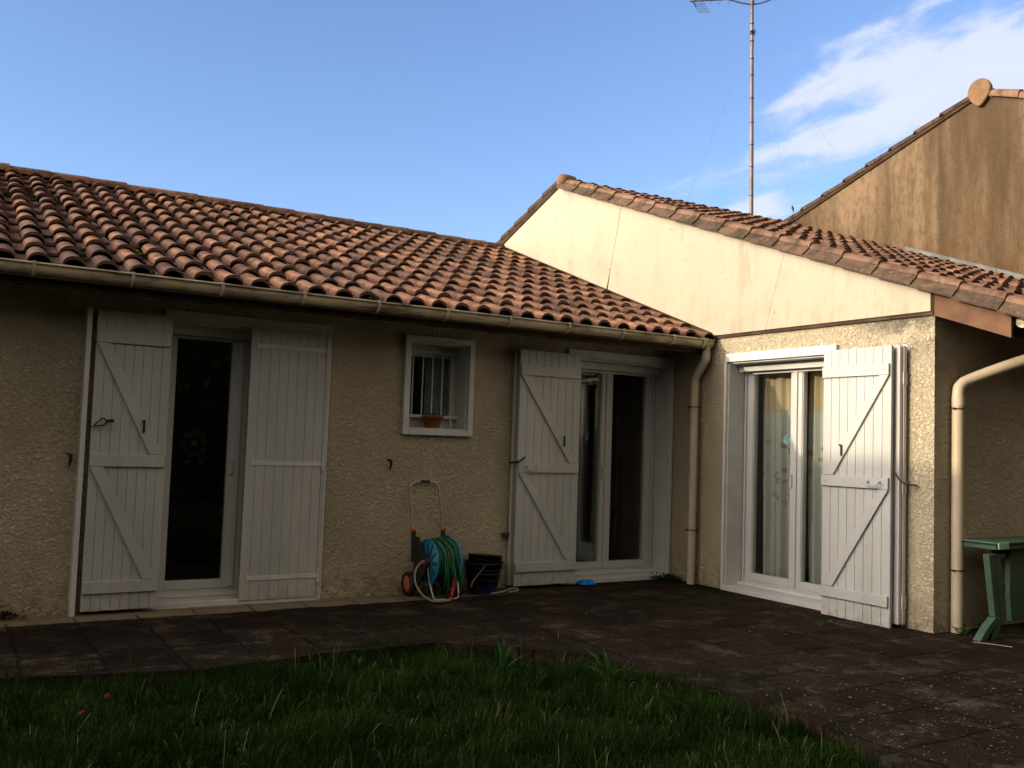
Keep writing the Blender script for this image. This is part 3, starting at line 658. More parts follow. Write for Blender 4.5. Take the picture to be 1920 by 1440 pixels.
def handle_on(P, u, d, z, s):
    k = MB(); pts = [P(u-.055, d, z+.015), P(u-.055, d-.03, z+.01), P(u-.045, d-.04, z-.012), P(u+.045, d-.04, z-.012), P(u+.055, d-.03, z+.01), P(u+.055, d, z+.015)]
    k.tube(smooth_path(pts, 4), .0055, 8); pbox(k, P, u-.065, u-.045, d-.004, d, z, z+.03); pbox(k, P, u+.045, u+.065, d-.004, d, z, z+.03); k.build('handle', M_WOOD, s)
def back_leaf(P, u0, u1, d, lbl=None):
    m = MB(); pbox(m, P, u0, u1, d, d+.026, .03, 2.185); s = m.build('shutter', M_WOOD, house, bevel=.003)
    if lbl: s['label'] = lbl
    e = MB(); pbox(e, P, u0-.006, u0, d-.004, d+.03, .03, 2.18) if P is P_A else pbox(e, P, u1, u1+.006, d-.004, d+.03, .03, 2.18); e.build('edge_strip', M_ALU, s, bevel=.002)
    return s
# left stack
back_leaf(P_A, -5.525, -5.07, -.085, 'rearmost folded leaf of the leftmost shutter stack')
m = MB(); m.box(-5.612, -5.578, -.125, -.002, .0, 2.2); m.build('side_trim', M_ALU, house, bevel=.003)
s = zleaf(P_A, -5.545, -5.02, -.118, 1, 'leftmost braced white shutter leaf', latch_u=-5.19)
k = MB(); k.tube(smooth_path([(-5.54,-.13,1.345), (-5.51,-.15,1.35), (-5.47,-.155,1.355), (-5.45,-.155,1.385), (-5.475,-.155,1.405), (-5.50,-.155,1.385), (-5.53,-.15,1.352)], 4), .005, 6); k.tube([(-5.452,-.155,1.385), (-5.40,-.16,1.392)], .012, 8); k.build('latch', M_IRON, s)
# closed right leaf of the left window: shows its outer face and strap hinges
m = MB(); n = 8; u0, u1 = -4.405, -3.785; w = (u1-u0)/n
for i in range(n): m.box(u0+i*w+.0016, u0+(i+1)*w-.0016, -.045, -.018, .03, 2.185)
m.box(u0+.002, u1-.002, -.040, -.021, .032, 2.183)
s = m.build('shutter', M_WOOD, house, bevel=.0022, label='closed plain shutter leaf with strap hinges left of the barred window')
for z in (2.03, 1.10, .20):
    h = MB(); h.box(u0+.055, u1+.01, -.051, -.0455, z-.018, z+.018); h.box(u0+.045, u0+.06, -.053, -.0455, z-.026, z+.026); hp = h.build('hinge', M_TRIM, s, bevel=.002)
    h = MB(); h.lathe([(.013,-.055), (.013,.055)], (u1+.012, -.05, z), n=10); h.build('pin', M_TRIM, hp)
m = MB(); m.box(u1+.003, u1+.036, -.04, -.003, .0, 2.2); m.build('side_trim', M_WOOD, house, bevel=.003)
# middle stack
back_leaf(P_A, -1.955, -1.33, -.060, 'rear folded leaf behind the middle braced shutter')
s = zleaf(P_A, -1.945, -1.262, -.125, 1, 'braced white shutter leaf right of the hose reel', latch_u=-1.45); handle_on(P_A, -1.81, -.147, 1.10, s)
# sunlit stack: three leaves folded flat against the wall
back_leaf(P_B, 2.14, 2.775, -.062, 'leaf nearest the wall in the sunlit shutter stack'); back_leaf(P_B, 2.12, 2.765, -.100, 'middle folded leaf of the sunlit shutter stack')
s = zleaf(P_B, 2.075, 2.735, -.155, -1, 'sunlit braced white shutter leaf near the outer corner', latch_u=2.285, z0=.0, z1=2.185); handle_on(P_B, 2.60, -.177, 1.10, s)
for z in (1.93, 1.08, .2): m = MB(); pbox(m, P_B, 2.776, 2.786, -.075, -.03, z-.05, z+.05); m.build('hinge', M_TRIM, s)
m = MB(); pts = [P_B(2.77, -.09, 2.195), P_B(2.80, -.10, 2.19), P_B(2.83, -.09, 2.175)]; m.tube(pts, .008, 8); m.build('latch', M_CHROME, s)
# shutter holdbacks on the walls
def holdback(P, u, z, flip=1, drop=True):
    m = MB(); m.tube([P(u, 0, z), P(u, -.05, z)], .006, 8); m.tube(smooth_path([P(u-.03*flip, -.05, z+.012), P(u, -.052, z+.005), P(u+.02*flip, -.05, z)], 4), .006, 8)
    if drop: m.tube([P(u+.008*flip, -.052, z), P(u+.006*flip, -.055, z-.045), P(u, -.05, z-.085)], [.012, .011, .003], 8)
    m.build('holdback', M_IRON, house)
holdback(P_A, -5.665, 1.135); holdback(P_A, -3.175, 1.14)
m = MB(); m.tube(smooth_path([(-1.99,-.06,1.145), (-1.95,-.16,1.16), (-1.90,-.175,1.20)], 4), [.009]*9, 8); m.build('holdback', M_IRON, house)
m = MB(); m.box(-2.02, -1.95, -.05, -.0, .47, .50); m.box(-1.985, -1.975, -.055, -.04, .46, .52); m.build('holdback', M_RUST, house)
m = MB(); m.tube(smooth_path([P_B(2.74, -.13, 1.20), P_B(2.80, -.10, 1.12), P_B(2.87, -.02, 1.10)], 4), .007, 8); m.build('holdback', M_RUST, house)

# barred window ---------------------------------------------------------
m = MB(); x0, x1, z0, z1 = WN
m.box(x0-.055, x0, -.045, -.003, z0-.05, z1+.05); m.box(x1, x1+.05, -.045, -.003, z0-.05, z1+.05); m.box(x0, x1, -.045, -.003, z1, z1+.05); m.box(x0, x1, -.050, -.003, z0-.05, z0)
t = .012; m.box(x0, x0+t, -.002, .20, z0, z1); m.box(x1-t, x1, -.002, .20, z0, z1); m.box(x0+t, x1-t, -.002, .20, z0+.0, z0+.012); m.box(x0+t, x1-t, -.002, .20, z1-.012, z1)
win = m.build('window', M_TRIM, house, bevel=.003, label='small barred window between the left and middle shutters')
m = MB(); m.box(x0+t, x1-t, .19, .25, z1-.11, z1-.013); m.box(x0+t, x0+.07, .19, .25, z0+.013, z1-.11); m.box(x1-.07, x1-t, .19, .25, z0+.013, z1-.11); m.box(x0+.07, x1-.07, .19, .25, z0+.013, z0+.10); m.build('frame', M_PVC, win, bevel=.004)
m = MB(); m.box(x0+.07, x1-.07, .215, .219, z0+.10, z1-.11); m.build('pane', M_GLASS, win)
m = MB(); m.box(x0+t, x1-t, .135, .150, z1-.085, z1-.06); m.box(x0+t, x1-t, .135, .150, z0+.105, z0+.130)
for i in range(5): xx = x0+.105+i*.098; m.tube([(xx,.1425,z0+.12), (xx,.1425,z1-.07)], .0065, 8)
m.box(x1-.09, x1-.075, .136, .149, z0+.012, z0+.105); m.build('grille', M_TRIM, win)
m = MB(); vs = []; fs = []
for i in range(15):
    xx = -2.72+.28*i/14; yy = .27+.012*math.sin(i*1.9)
    vs += [(xx, yy, z0+.09), (xx, yy, z1-.1)]
for i in range(14): fs.append((2*i, 2*i+2, 2*i+3, 2*i+1))
m.add(vs, fs, True)
lace = simple('grey_net_fabric', (.30, .32, .32), .9, .05); m.build('net_curtain', lace, label='grey net curtain hanging inside the small barred window', category='curtain')
# flower pot on the sill
pot = thing('flower_pot', 'terracotta flower pot on the sill of the barred window', 'flower pot', (-2.735, .06, z0+.013))
m = MB(); m.lathe([(.060,0), (.062,.003), (.085,.085), (.096,.088), (.098,.112), (.090,.114), (.086,.100), (.075,.09)], n=28); m.build('pot', simple('terracotta', (.22, .070, .034), .8, .2, .12, 12, .001), pot)
m = MB(); m.lathe([(.088,.098), (.06,.104), (0.0,.108)], n=20); m.build('soil', simple('potting_soil', (.02, .014, .01), 1, 0, .4, 40, .01, 30), pot)
m = MB(); rr = random.Random(2)
for i in range(26):
    a = rr.uniform(0, 6.28); r = rr.uniform(0, .07); p = Vector((r*math.cos(a), r*math.sin(a), .10)); q = p+Vector((rr.uniform(-.03,.03), rr.uniform(-.03,.03), rr.uniform(.01,.04))); m.tube([p, (p+q)/2+Vector((0,0,.006)), q], .0025, 4)
m.build('dry_plant', simple('dry_stems', (.045, .028, .015), .9, .1), pot)

# ------------------------------------------------------------------ curtains
def curtain(name, P, u0, u1, d, z0, z1, waves, amp, mat, label, seed=1):
    m = MB(); nu, nz = 90, 14; vs = []; rn = random.Random(seed); ph = rn.uniform(0, 6)
    for j in range(nz+1):
        v = j/nz; z = z0+(z1-z0)*v
        for i in range(nu+1):
            u = i/nu; a = amp*(.5+.5*(1-v))*(math.sin(u*waves*6.283+ph+.5*math.sin(v*2.2))+.45*math.sin(u*waves*2.7*6.283+1.3*ph+v))
            vs.append(P(u0+(u1-u0)*u+.012*math.sin(3*v+ph), d+a, z))
    m.add(vs, [(j*(nu+1)+i, j*(nu+1)+i+1, (j+1)*(nu+1)+i+1, (j+1)*(nu+1)+i) for j in range(nz) for i in range(nu)], True)
    return m.build(name, mat, label=label, category='curtain')
def lace_mat():
    m = NM('embroidered_curtain', .9, .05); x, y, z = m.xyz()
    base = m.mix(m.ramp(z, 1.700, 1.712), (.60, .58, .53), (.66, .50, .34))
    hem = m.ramp(m.math('ABSOLUTE', m.math('SUBTRACT', z, 1.706)), .003, .008, 1, 0); base = m.mix(hem, base, (.6, .52, .38))
    band = m.math('MULTIPLY', m.ramp(m.math('ABSOLUTE', m.math('SUBTRACT', z, 1.13)), .22, .36, 1, 0), 1)
    n = m.n.new('ShaderNodeTexVoronoi'); n.inputs['Scale'].default_value = 11; mp = m.n.new('ShaderNodeMapping'); mp.inputs['Scale'].default_value = (.15,1,1); m.l.new(m.co, mp.inputs[0]); m.l.new(mp.outputs[0], n.inputs['Vector'])
    spot = m.math('MULTIPLY', m.ramp(n.outputs['Distance'], .26, .42, 1, 0), band)
    spot = m.math('MULTIPLY', spot, m.ramp(m.noise(24, 3), .40, .52))
    hs = m.n.new('ShaderNodeMix'); hs.data_type = 'RGBA'; m.l.new(m.ramp(m.noise(5, 2, loc=(3,3,3)), .42, .58), hs.inputs[0]); hs.inputs[6].default_value = (.10, .20, .20, 1); hs.inputs[7].default_value = (.34, .15, .07, 1)
    base = m.mix(m.math('MULTIPLY', spot, .75), base, hs.outputs[2]); m.col(base)
    tr = m.n.new('ShaderNodeBsdfTransparent'); ms = m.n.new('ShaderNodeMixShader'); ms.inputs[0].default_value = .86; m.l.new(tr.outputs[0], ms.inputs[1]); m.l.new(m.b.outputs[0], ms.inputs[2]); m.l.new(ms.outputs[0], m.n['Material Output'].inputs[0]); return m.m
M_LACE = lace_mat()
curtain('curtain', P_B, .90, 1.40, .355, .14, 2.12, 3.0, .036, M_LACE, 'embroidered lace curtain behind the left pane of the sunlit window', 4)
curtain('curtain', P_B, 1.50, 2.02, .355, .14, 2.12, 2.7, .036, M_LACE, 'embroidered lace curtain half hidden by the sunlit shutter', 9)
curtain('curtain', P_A, -1.27, -.74, .36, .12, 2.13, 5, .02, simple('dim_curtain', (.035, .028, .026), .9, .05), 'dim grey curtain behind the left pane of the inner corner window', 3)
# glittering disc stuck to the pane
m = MB(); m.lathe([(0,-.002), (.040,-.002), (.043,0), (.040,.002), (0,.002)], P_B(1.335, .226, 1.435), 'x', 22, smooth=False)
def glit():
    m = NM('glitter_foil', .3, .8); n = m.n.new('ShaderNodeTexVoronoi'); n.inputs['Scale'].default_value = 90; m.l.new(m.co, n.inputs['Vector'])
    m.col(m.mix(m.ramp(n.outputs['Distance'], .25, .45), (.75, .82, .80), (.10, .25, .24))); return m.m
m.build('window_sticker', glit(), label='round glittering sticker on the lace curtained pane', category='sticker')
# wreath decoration inside the left window
wr = thing('door_wreath', 'faint round wreath hanging behind the leftmost dark pane', 'wreath', (-4.735, .262, 1.24))
m = MB(); rr = random.Random(8)
for i in range(90):
    a = rr.uniform(0, 6.283); r = .085+rr.uniform(-.016, .016); c = Vector((r*math.cos(a), rr.uniform(-.008,.008), r*math.sin(a))); d = Vector((rr.uniform(-1,1), rr.uniform(-.4,.4), rr.uniform(-1,1))).normalized()*.02; m.tube([c-d, c+d], [.005, .001], 5)
m.build('ring', simple('pale_twigs', (.06, .06, .055), .9, .1), wr)
m = MB(); m.lathe([(.0,-.008), (.028,-.006), (.030,.004), (0,.008)], (0,-.005,0), 'y', 12); m.lathe([(.0,-.006), (.018,-.004), (.018,.004), (0,.006)], (-.055,-.005,-.15), 'y', 10); m.lathe([(.0,-.006), (.018,-.004), (.018,.004), (0,.006)], (.055,-.005,-.15), 'y', 10); m.build('ornament', simple('pale_felt', (.06, .06, .055), .9, .1), wr)

# ------------------------------------------------------------------ taller house behind on the right
nh = thing('taller_house', 'taller house with stained ochre gable wall behind the right hand roof', 'house', (4.07, -.8, 0))
XD = 0.0
def zD(y): return 5.735-(.345*(y) if y > 0 else .372*(-y))   # y relative to the apex
m = MB(); pts = [(10, zD(10)), (0, zD(0)), (-7, zD(-7)), (-7, -.15), (10, -.15)]; m.prism([(0, y, z) for y, z in pts], (7, 0, 0)); m.build('wall', M_OCHRE, nh)
m = MB(); mb = MB()
y = .12
while y < 9.5:
    y2 = y+.40; m.tint = rnd.uniform(.2, .7)
    m.prism([(-.035, y-.02, zD(y)+.012), (-.035, y2, zD(y2)+.03), (-.035, y2, zD(y2)+.085), (-.035, y-.02, zD(y)+.060)], (7.2, 0, 0)); y += .37
m.build('rake_tiles', M_DTILE, nh, tint=True)
m = MB(); m.prism([(-.025, 0, zD(0)-.03), (-.025, 9.8, zD(9.8)-.03), (-.025, 9.8, zD(9.8)+.03), (-.025, 0, zD(0)+.03)], (.0235, 0, 0)); m.build('bargeboard', M_DARKW, nh)
m = MB(); m.add([(0.01, 0, zD(0)+.02), (7.1, 0, zD(0)+.02), (7.1, -7.1, zD(-7.1)+.02), (0.01, -7.1, zD(-7.1)+.02)], [(0,1,2,3)]); m.build('roof', M_TILE, nh, tint=True)
m = MB(); y = -.07; k = 0
while y > -6.8:
    m.tint = rnd.uniform(.3, .9); L = .42; n = 9; vs = []
    for yy, rr_ in ((y, .070), (y-L*1.04, .084)):
        for i in range(n): a = math.pi*(-.12+1.24*i/(n-1)); vs.append((.03-math.cos(a)*rr_*1.1, yy, zD(yy)+.012+math.sin(a)*rr_+.008*(rr_ > .08)))
    m.add(vs, [(i, i+1, n+i+1, n+i) for i in range(n-1)], True); m.add(vs[n:]+[(.03+(v[0]-.03)*.84, v[1], zD(v[1])+.01+(v[2]-zD(v[1])-.01)*.84) for v in vs[n:]], [(i, i+1, n+i+1, n+i) for i in range(n-1)])
    y -= L
m.build('verge_tiles', M_TILE2, nh, tint=True)
m = MB(); n = 26; vs = []
for dx, k in ((-.060, .93), (-.052, 1.0), (-.02, 1.0), (.02, .9)):
    for i in range(n):
        a = 2*math.pi*i/n; r = .148*k; yy = r*math.cos(a); zz = r*math.sin(a)
        s_ = max(0, -math.sin(a))**3; zz -= .045*s_*k; yy *= 1-.30*s_
        vs.append((dx, yy-.02, zD(0)+.03+zz))
m.add(vs, [(j*n+i, j*n+(i+1) % n, (j+1)*n+(i+1) % n, (j+1)*n+i) for j in range(3) for i in range(n)], True); m.add(vs[:n], [tuple(range(n-1,-1,-1))]); m.add(vs[-n:], [tuple(range(n))])
m.build('ridge_end_cap', M_CLAY, nh)
m = MB(); m.lathe([(.062,0),(.066,.09)], (.03, -.16, zD(-.12)+.02), 'y', 14); m.build('mortar', simple('pink_mortar', (.55,.40,.32), .9, .1), nh)
fl = MB()
for i in range(7):
    a = .8+.22-i*.62; b = a-.615
    fl.prism([(-.012, a, zB(a-.8)+.105), (-.012, b, zB(b-.8)+.105), (-.012, b, zB(b-.8)+.172), (-.012, a, zB(a-.8)+.172)], (.0115, 0, 0))
    fl.prism([(-.05, a, zB(a-.8)+.108), (-.05, b, zB(b-.8)+.108), (-.05, b, zB(b-.8)+.125), (-.05, a, zB(a-.8)+.125)], (.040, 0, 0))
fl.build('flashing', M_GREY, nh)

# ------------------------------------------------------------------ aerial
an = thing('tv_antenna', 'tall weathered mast with tv aerial and guy wires on the roof ridge', 'antenna', (3.305, 2.19, 4.66))
top = Vector((-.062, 0, 3.245))
m = MB(); m.tube([(0,0,-.05), top*.45], .0285, 12); m.tube([top*.45, top*.72], .0265, 12); m.tube([top*.72, top], .0245, 12); m.build('mast', M_GALV, an)
for t in (.10, .23, .33, .43, .54, .645, .72, .80, .88):
    q = MB(); p = top*t; q.lathe([(.030,-.006), (.032,0), (.030,.006)], p, n=12); q.build('cable_tie', M_IRON, an)
col_ = top*.838
m = MB(); m.lathe([(.031,-.03), (.033,0), (.031,.03)], col_, n=12); m.tube([col_-Vector((.05,.02,0)), col_+Vector((.05,-.02,.02))], .006, 6); m.tube([col_+Vector((.04,-.02,.06)), col_+Vector((.04,-.02,-.03))], .007, 6); m.build('guy_collar', M_IRON, an)
er = Vector((R0.x, R0.y, 0)); ef = Vector((er.y*-1, er.x, 0))
bz = 3.205
b0 = Vector((0,0,bz))+Vector((top.x*.97, 0, 0))
L0 = b0-er*.90+Vector((0,0,-.045)); L1 = b0+er*.75+Vector((0,0,.10))
m = MB(); m.tube([L0, L1], .011, 8); m.build('boom', M_GALV, an)
m = MB(); m.tube(smooth_path([b0-er*.34+Vector((0,0,.0)), b0-er*.15+Vector((0,0,-.045)), b0+er*.0+Vector((0,0,-.06)), b0+er*.15+Vector((0,0,-.03)), b0+er*.34+Vector((0,0,.05))], 5), .011, 8); m.lathe([(.03,-.03), (.034,0), (.03,.035)], b0+Vector((0,0,-.035)), n=10); m.build('boom_brace', M_GALV, an)
for i in range(11):
    t = -.72+i*.135; 
    if abs(t) < .05: continue
    p = b0+er*t+(L1-L0).normalized()*0; p.z = L0.z+(L1.z-L0.z)*((t+.9)/1.65)
    q = MB(); q.tube([p-ef*.14, p+ef*.14], .003, 5); q.build('element', M_GALV, an)
for sgn in (-1, 1):
    q = MB(); 
    for i in range(6): a = L0+er*.02+(er*.035*i)+ef*.0+Vector((0,0,.0)); 
    A0 = L0+er*.03; wing = (-ef*.85*sgn*1.0-er*-.25+Vector((0,0,-.10))).normalized()
    for i in range(5):
        s0 = A0+er*(.04*i); q.tube([s0, s0+(-ef*sgn*.30+er*(.16)+Vector((0,0,-.02)))], .0022, 4)
    for i in range(5):
        k = (i+1)/5; d_ = (-ef*sgn*.30+er*.16+Vector((0,0,-.02)))*k; q.tube([A0+d_, A0+er*.16+d_], .0022, 4)
    q.tube([A0, A0+(-ef*sgn*.16+er*.09)], .008, 6)
    q.build('reflector_grid', M_GALV, an)
def wire(a, b, r=.0013, name='guy_wire'):
    m = MB(); a, b = Vector(a), Vector(b); mid = (a+b)/2-Vector((0,0,.01)); m.tube(smooth_path([a, mid, b], 4), r, 5); return m.build(name, M_GALV, an)
base = Vector((3.305, 2.19, 4.66))
wire(col_, Vector((2.15, 2.30, 4.66))-base)
w2e = Vector((3.72, 1.70, 4.46)); w2 = wire(col_, w2e-base)
d_ = (w2e-base-col_); tb = col_+d_*.895
m = MB(); m.tube([tb-d_.normalized()*.05, tb+d_.normalized()*.05], [.006, .006], 6); m.tube([tb-d_.normalized()*.03, tb+d_.normalized()*.02], [.016, .014], 8); m.build('turnbuckle', M_IRON, an)
wire(col_, Vector((4.07, 1.02, 5.11))-base)
m = MB(); m.tube(smooth_path([(0.03,-.03,.10), (.05,-.06,.02), (.16,-.16,.0), (.22,-.22,-.02)], 5), .006, 6); m.build('cable', simple('pale_cable', (.55,.5,.42), .5, .3), an)

# ------------------------------------------------------------------ hose reel cart
hr = thing('hose_reel_cart', 'blue and black garden hose reel cart with green hose against the wall', 'hose reel', (-2.80, -.30, 0))
M_BLUE = simple('blue_plastic', (.014, .21, .38), .4, .4, .12, 10); M_BLK = simple('black_plastic', (.016, .017, .018), .5, .35, .2, 12); M_ORG = simple('orange_plastic', (.50, .12, .06), .5, .35, .1, 12)
M_HOSE = simple('green_rubber_hose', (.010, .085, .035), .4, .4, .15, 14); M_WHOSE = simple('cream_hose', (.27, .235, .16), .5, .3, .1, 14)
zc, rf = .305, .192
def flange(x, face):
    m = MB(); m.lathe([(rf-.012,-.006), (rf,-.008), (rf,.008), (rf-.012,.006)], (x, 0, zc), 'x', 40, caps=False)
    m.lathe([(.0,-.003), (rf-.006,-.003), (rf-.006,.003), (.0,.003)], (x, 0, zc), 'x', 40)
    o = m.build('drum_flange', M_BLUE, hr)
    q = MB()
    for i in range(12):
        a = 2*math.pi*i/12
        for off in (-.009, .009):
            c = Vector((0, math.cos(a), math.sin(a))); s_ = Vector((0, -math.sin(a), math.cos(a)))*off
            q.tube([Vector((x+face*.004, 0, zc))+c*.05+s_, Vector((x+face*.004, 0, zc))+c*.172+s_], .0042, 5)
    q.build('rib', M_BLK, o); return o
flange(-.105, -1); flange(.115, 1)
m = MB(); m.lathe([(.07,-.10), (.07,.11)], (0,0,zc), 'x', 20); m.lathe([(.0,-.135),(.05,-.135),(.05,-.10)], (0,0,zc), 'x', 16); m.build('drum', M_BLK, hr)
for x in (-.135, .150):   # side frames of black plastic
    m = MB(); m.prism([(x,.05,zc+.09), (x,.10,zc+.20), (x,.155,zc+.20), (x,.19,.14), (x,.20,.05), (x,.13,.05), (x,-.02,zc-.10), (x,-.06,zc-.02), (x,-.03,zc+.05)], (-.018, 0, 0))
    m.tube([(x-.01,.20,zc-.02), (x-.01,.22,zc+.24)], .021, 10); m.build('side_frame', M_BLK, hr, bevel=.004)
hp_ = [(-.145,.215,zc+.22), (-.155,.235,.60), (-.165,.262,.90), (-.145,.266,.945), (-.09,.268,.965), (.03,.268,.965), (.085,.266,.945), (.105,.262,.90), (.135,.235,.60), (.150,.215,zc+.22)]
m = MB(); m.tube(smooth_path(hp_, 5), .0085, 10); h = m.build('handle', M_CHROME, hr)
m = MB(); m.tube([(-.075,.268,.965), (.015,.268,.965)], .012, 10); m.build('grip', M_BLK, h)
for x in (-.148, .143):
    m = MB(); m.lathe([(.018,-.02), (.024,-.012), (.024,.012), (.016,.022)], (x, .224, zc+.25), n=12); m.build('clamp', M_ORG, h)
for x in (-.185, .185):
    s_ = -1 if x < 0 else 1
    m = MB(); m.lathe([(.07,-.022), (.095,-.024), (.102,-.012), (.102,.012), (.095,.024), (.07,.022)], (x, .19, .102), 'x', 28, caps=False); w_ = m.build('wheel', M_BLK, hr)
    m = MB(); m.lathe([(.0,-.016), (.05,-.022), (.070,-.018), (.070,.018), (.05,.022), (.0,.016)], (x, .19, .102), 'x', 24); m.build('hub', M_ORG, w_)
m = MB(); m.tube(smooth_path([(-.125,-.04,zc-.04), (-.115,-.07,.14), (-.10,-.11,.03), (-.08,-.12,.009), (.0,-.125,.009), (.10,-.12,.009), (.135,-.11,.03), (.145,-.07,.12), (.140,-.02,zc-.10)], 5), .008, 10); m.build('front_leg', M_CHROME, hr)
m = MB(); rr = random.Random(4)
for k in range(16):   # coils wound on the drum
    x = -.072+.165*(k % 8)/7+rr.uniform(-.004,.004); r = .138+.026*(k//8)+rr.uniform(-.006,.006); pts = []
    for i in range(28): a = 2*math.pi*i/28; pts.append((x+.010*math.sin(a+k), r*math.cos(a), zc+r*math.sin(a)))
    m.tube(pts, .0095, 8, closed=True)
for (xa, xb, top, bot, fw, bk) in ((-.05,.03,.192,.290,.10,.12), (.0,.10,.196,.285,.13,.12), (.05,.150,.200,.278,.15,.12), (.08,.165,.190,.292,.10,.11), (-.055,.0,.186,.235,.08,.11), (.02,.06,.190,.215,.06,.12)):
    pts = []
    for i in range(40):     # loose loops that slip off the drum and sag to the ground
        a = 2*math.pi*i/40; sn = math.sin(a); cs = math.cos(a)
        z = zc+(top if sn > 0 else bot)*sn; y = -cs*(.165+(fw if cs > 0 else 0)*max(0, -sn)) if cs > 0 else -cs*(.165+(bk-.12)*max(0, -sn))
        pts.append((xa+(xb-xa)*(.5-.5*sn)+.012*math.sin(3*a), y, max(z, .012)))
    m.tube(pts, .0095, 8, closed=True)
m.build('hose', M_HOSE, hr)
m = MB(); m.tube(smooth_path([(-.14,-.02,zc+.005), (-.20,-.05,zc+.0), (-.26,-.09,zc-.05), (-.275,-.12,.17), (-.24,-.16,.08), (-.16,-.20,.018), (-.06,-.21,.011), (.03,-.18,.011), (.08,-.13,.011)], 6), .0085, 8); m.build('feed_hose', M_WHOSE, hr)
m = MB(); m.tube([(-.135,-.01,zc+.005), (-.165,-.025,zc+.005)], .017, 10); m.build('connector', M_ORG, hr)
M_RED = simple('red_plastic', (.55, .035, .025), .4, .4, .1, 12)
m = MB(); m.tube([(.045,-.17,.045), (.050,-.168,.10), (.062,-.165,.17), (.070,-.162,.235)], [.012, .016, .011, .007], 10); m.lathe([(.022,-.008),(.024,0),(.02,.010)], (.035,-.175,.022), n=12); m.build('spray_nozzle', M_RED, hr)

# buckets
M_DBLUE = simple('dark_blue_plastic', (.010, .022, .075), .45, .35, .15, 10)
def bucket(name, lbl, x, y, z, r0, r1, h, mat, tilt=0, ta=0, lipr=.006):
    b = thing(name, lbl, 'bucket', (x, y, z)); b.rotation_euler = (tilt*math.cos(ta), tilt*math.sin(ta), 0)
    m = MB(); m.lathe([(r0,0), (r1,h), (r1+lipr,h-.003), (r1+lipr+.002,h+.006), (r1-.002,h+.010), (r1-.006,h), (r0-.004,.006)], n=32); m.build('body', mat, b)
    m = MB(); m.tube(smooth_path([(-r1-.005,0,h-.01), (-r1*.75,-r1*.72,h-.03), (0,-r1-.012,h-.05), (r1*.75,-r1*.72,h-.03), (r1+.005,0,h-.01)], 5), .003, 6); m.build('handle', M_BLK, b); return b
bucket('bucket', 'dark blue bucket at the bottom of the nested stack beside the hose reel', -2.305, -.19, 0, .118, .150, .175, M_DBLUE)
bucket('bucket', 'black bucket set inside the blue bucket, below the tilted one', -2.305, -.19, .075, .125, .172, .190, M_BLK)
bucket('bucket', 'tilted black bucket on top of the nested stack', -2.295, -.185, .130, .122, .150, .195, M_BLK, R(6), 2.2)
m = MB(); m.tube([(-2.50, -.33, .08), (-2.47,-.30,.12), (-2.375, -.345, .26)], [.008,.009,.006], 7); m.build('wooden_stick', simple('pale_stick', (.17,.12,.07), .8, .2), label='short wooden stick leaning against the blue bucket', category='stick')
m = MB(); m.tube(smooth_path([(-2.30,-.33,.012), (-2.12,-.25,.012), (-1.99,-.14,.012), (-1.93,-.16,.012), (-1.98,-.25,.012), (-2.10,-.30,.012)], 6), .009, 8); m.build('garden_hose', M_WHOSE, label='loop of cream hose lying on the paving by the middle shutter', category='hose')
# blue cloth on the sill
m = MB(); vs = []; 
for j in range(9):
    for i in range(13): u, v = i/12, j/8; e_ = min(u, 1-u, v, 1-v); vs.append((-1.20+.16*u, -.03-.13*v, .01+.055*min(1, e_*5)*(.6+.6*mnoise.noise((u*3, v*3, 5)))))
m.add(vs, [(j*13+i, j*13+i+1, (j+1)*13+i+1, (j+1)*13+i) for j in range(8) for i in range(12)], True); m.build('blue_cloth', simple('bright_blue_cloth', (.01, .17, .50), .7, .2), label='crumpled bright blue cloth at the foot of the middle shutter', category='cloth', loc=(0,0,.0))

# ------------------------------------------------------------------ green garden table by the right wall
gt = thing('garden_table', 'folded green plastic garden table behind the outer downpipe', 'table', (.47, -3.28, 0))
M_GRN = simple('green_plastic', (.045, .085, .055), .5, .35, .12, 6); 
m = MB(); m.box(-.28, 1.4, -.10, .20, .695, .712); m.box(-.26, 1.38, -.085, .18, .655, .695); m.build('tabletop', M_GRN, gt, bevel=.006)
def tleg(x, y, par, fl=1, lbl=None):
    m = MB(); W = .068
    up = [(-.155, .56), (-.085, .155)]
    for k in (0, 1):
        o = k*(W+.006); q = [(x-.165*fl+o*fl, .62), (x-.165*fl+(o+W)*fl, .62), (x-.085*fl+(o+W)*fl, .16), (x-.085*fl+o*fl, .16)]
        m.prism([(a, y, b) for a, b in q], (0, .05, 0))
        f = [(x-.085*fl+o*fl, .158), (x-.085*fl+(o+W)*fl, .158), (x-.15*fl+(o+W)*fl, .095), (x-.195*fl+(o+W)*fl, .04), (x-.215*fl+(o+W)*fl, 0), (x-.225*fl+o*fl-.055*fl, 0), (x-.205*fl+o*fl-.02*fl, .055), (x-.150*fl+o*fl, .115)]
        m.prism([(a, y-.004, b) for a, b in f], (0, .06, 0))
    return m.build('leg', M_GRN, par, bevel=.004)
tleg(-.13, -.05, gt); tleg(.78, -.05, gt, -1)
m = MB(); m.prism([(.06,.0,.66), (.30,.0,.66), (.34,.0,.30), (.36,.0,.14), (.60,.0,.14), (.62,.0,.10), (.08,.0,.10), (.07,.0,.16), (.055,.0,.30)], (0,.04,0)); m.build('side_panel', M_GRN, gt, bevel=.004)
m = MB(); m.box(-.0, .8, .07, .11, .60, .66); m.box(-.0, .7, .07, .10, .30, .36); m.build('stretcher', M_GRN, gt, bevel=.004)
m = MB(); m.box(-.27, -.14, -.112, -.1015, .662, .711); m.build('end_cap', simple('pale_green_plastic', (.26,.42,.27), .5, .35), gt, bevel=.002)

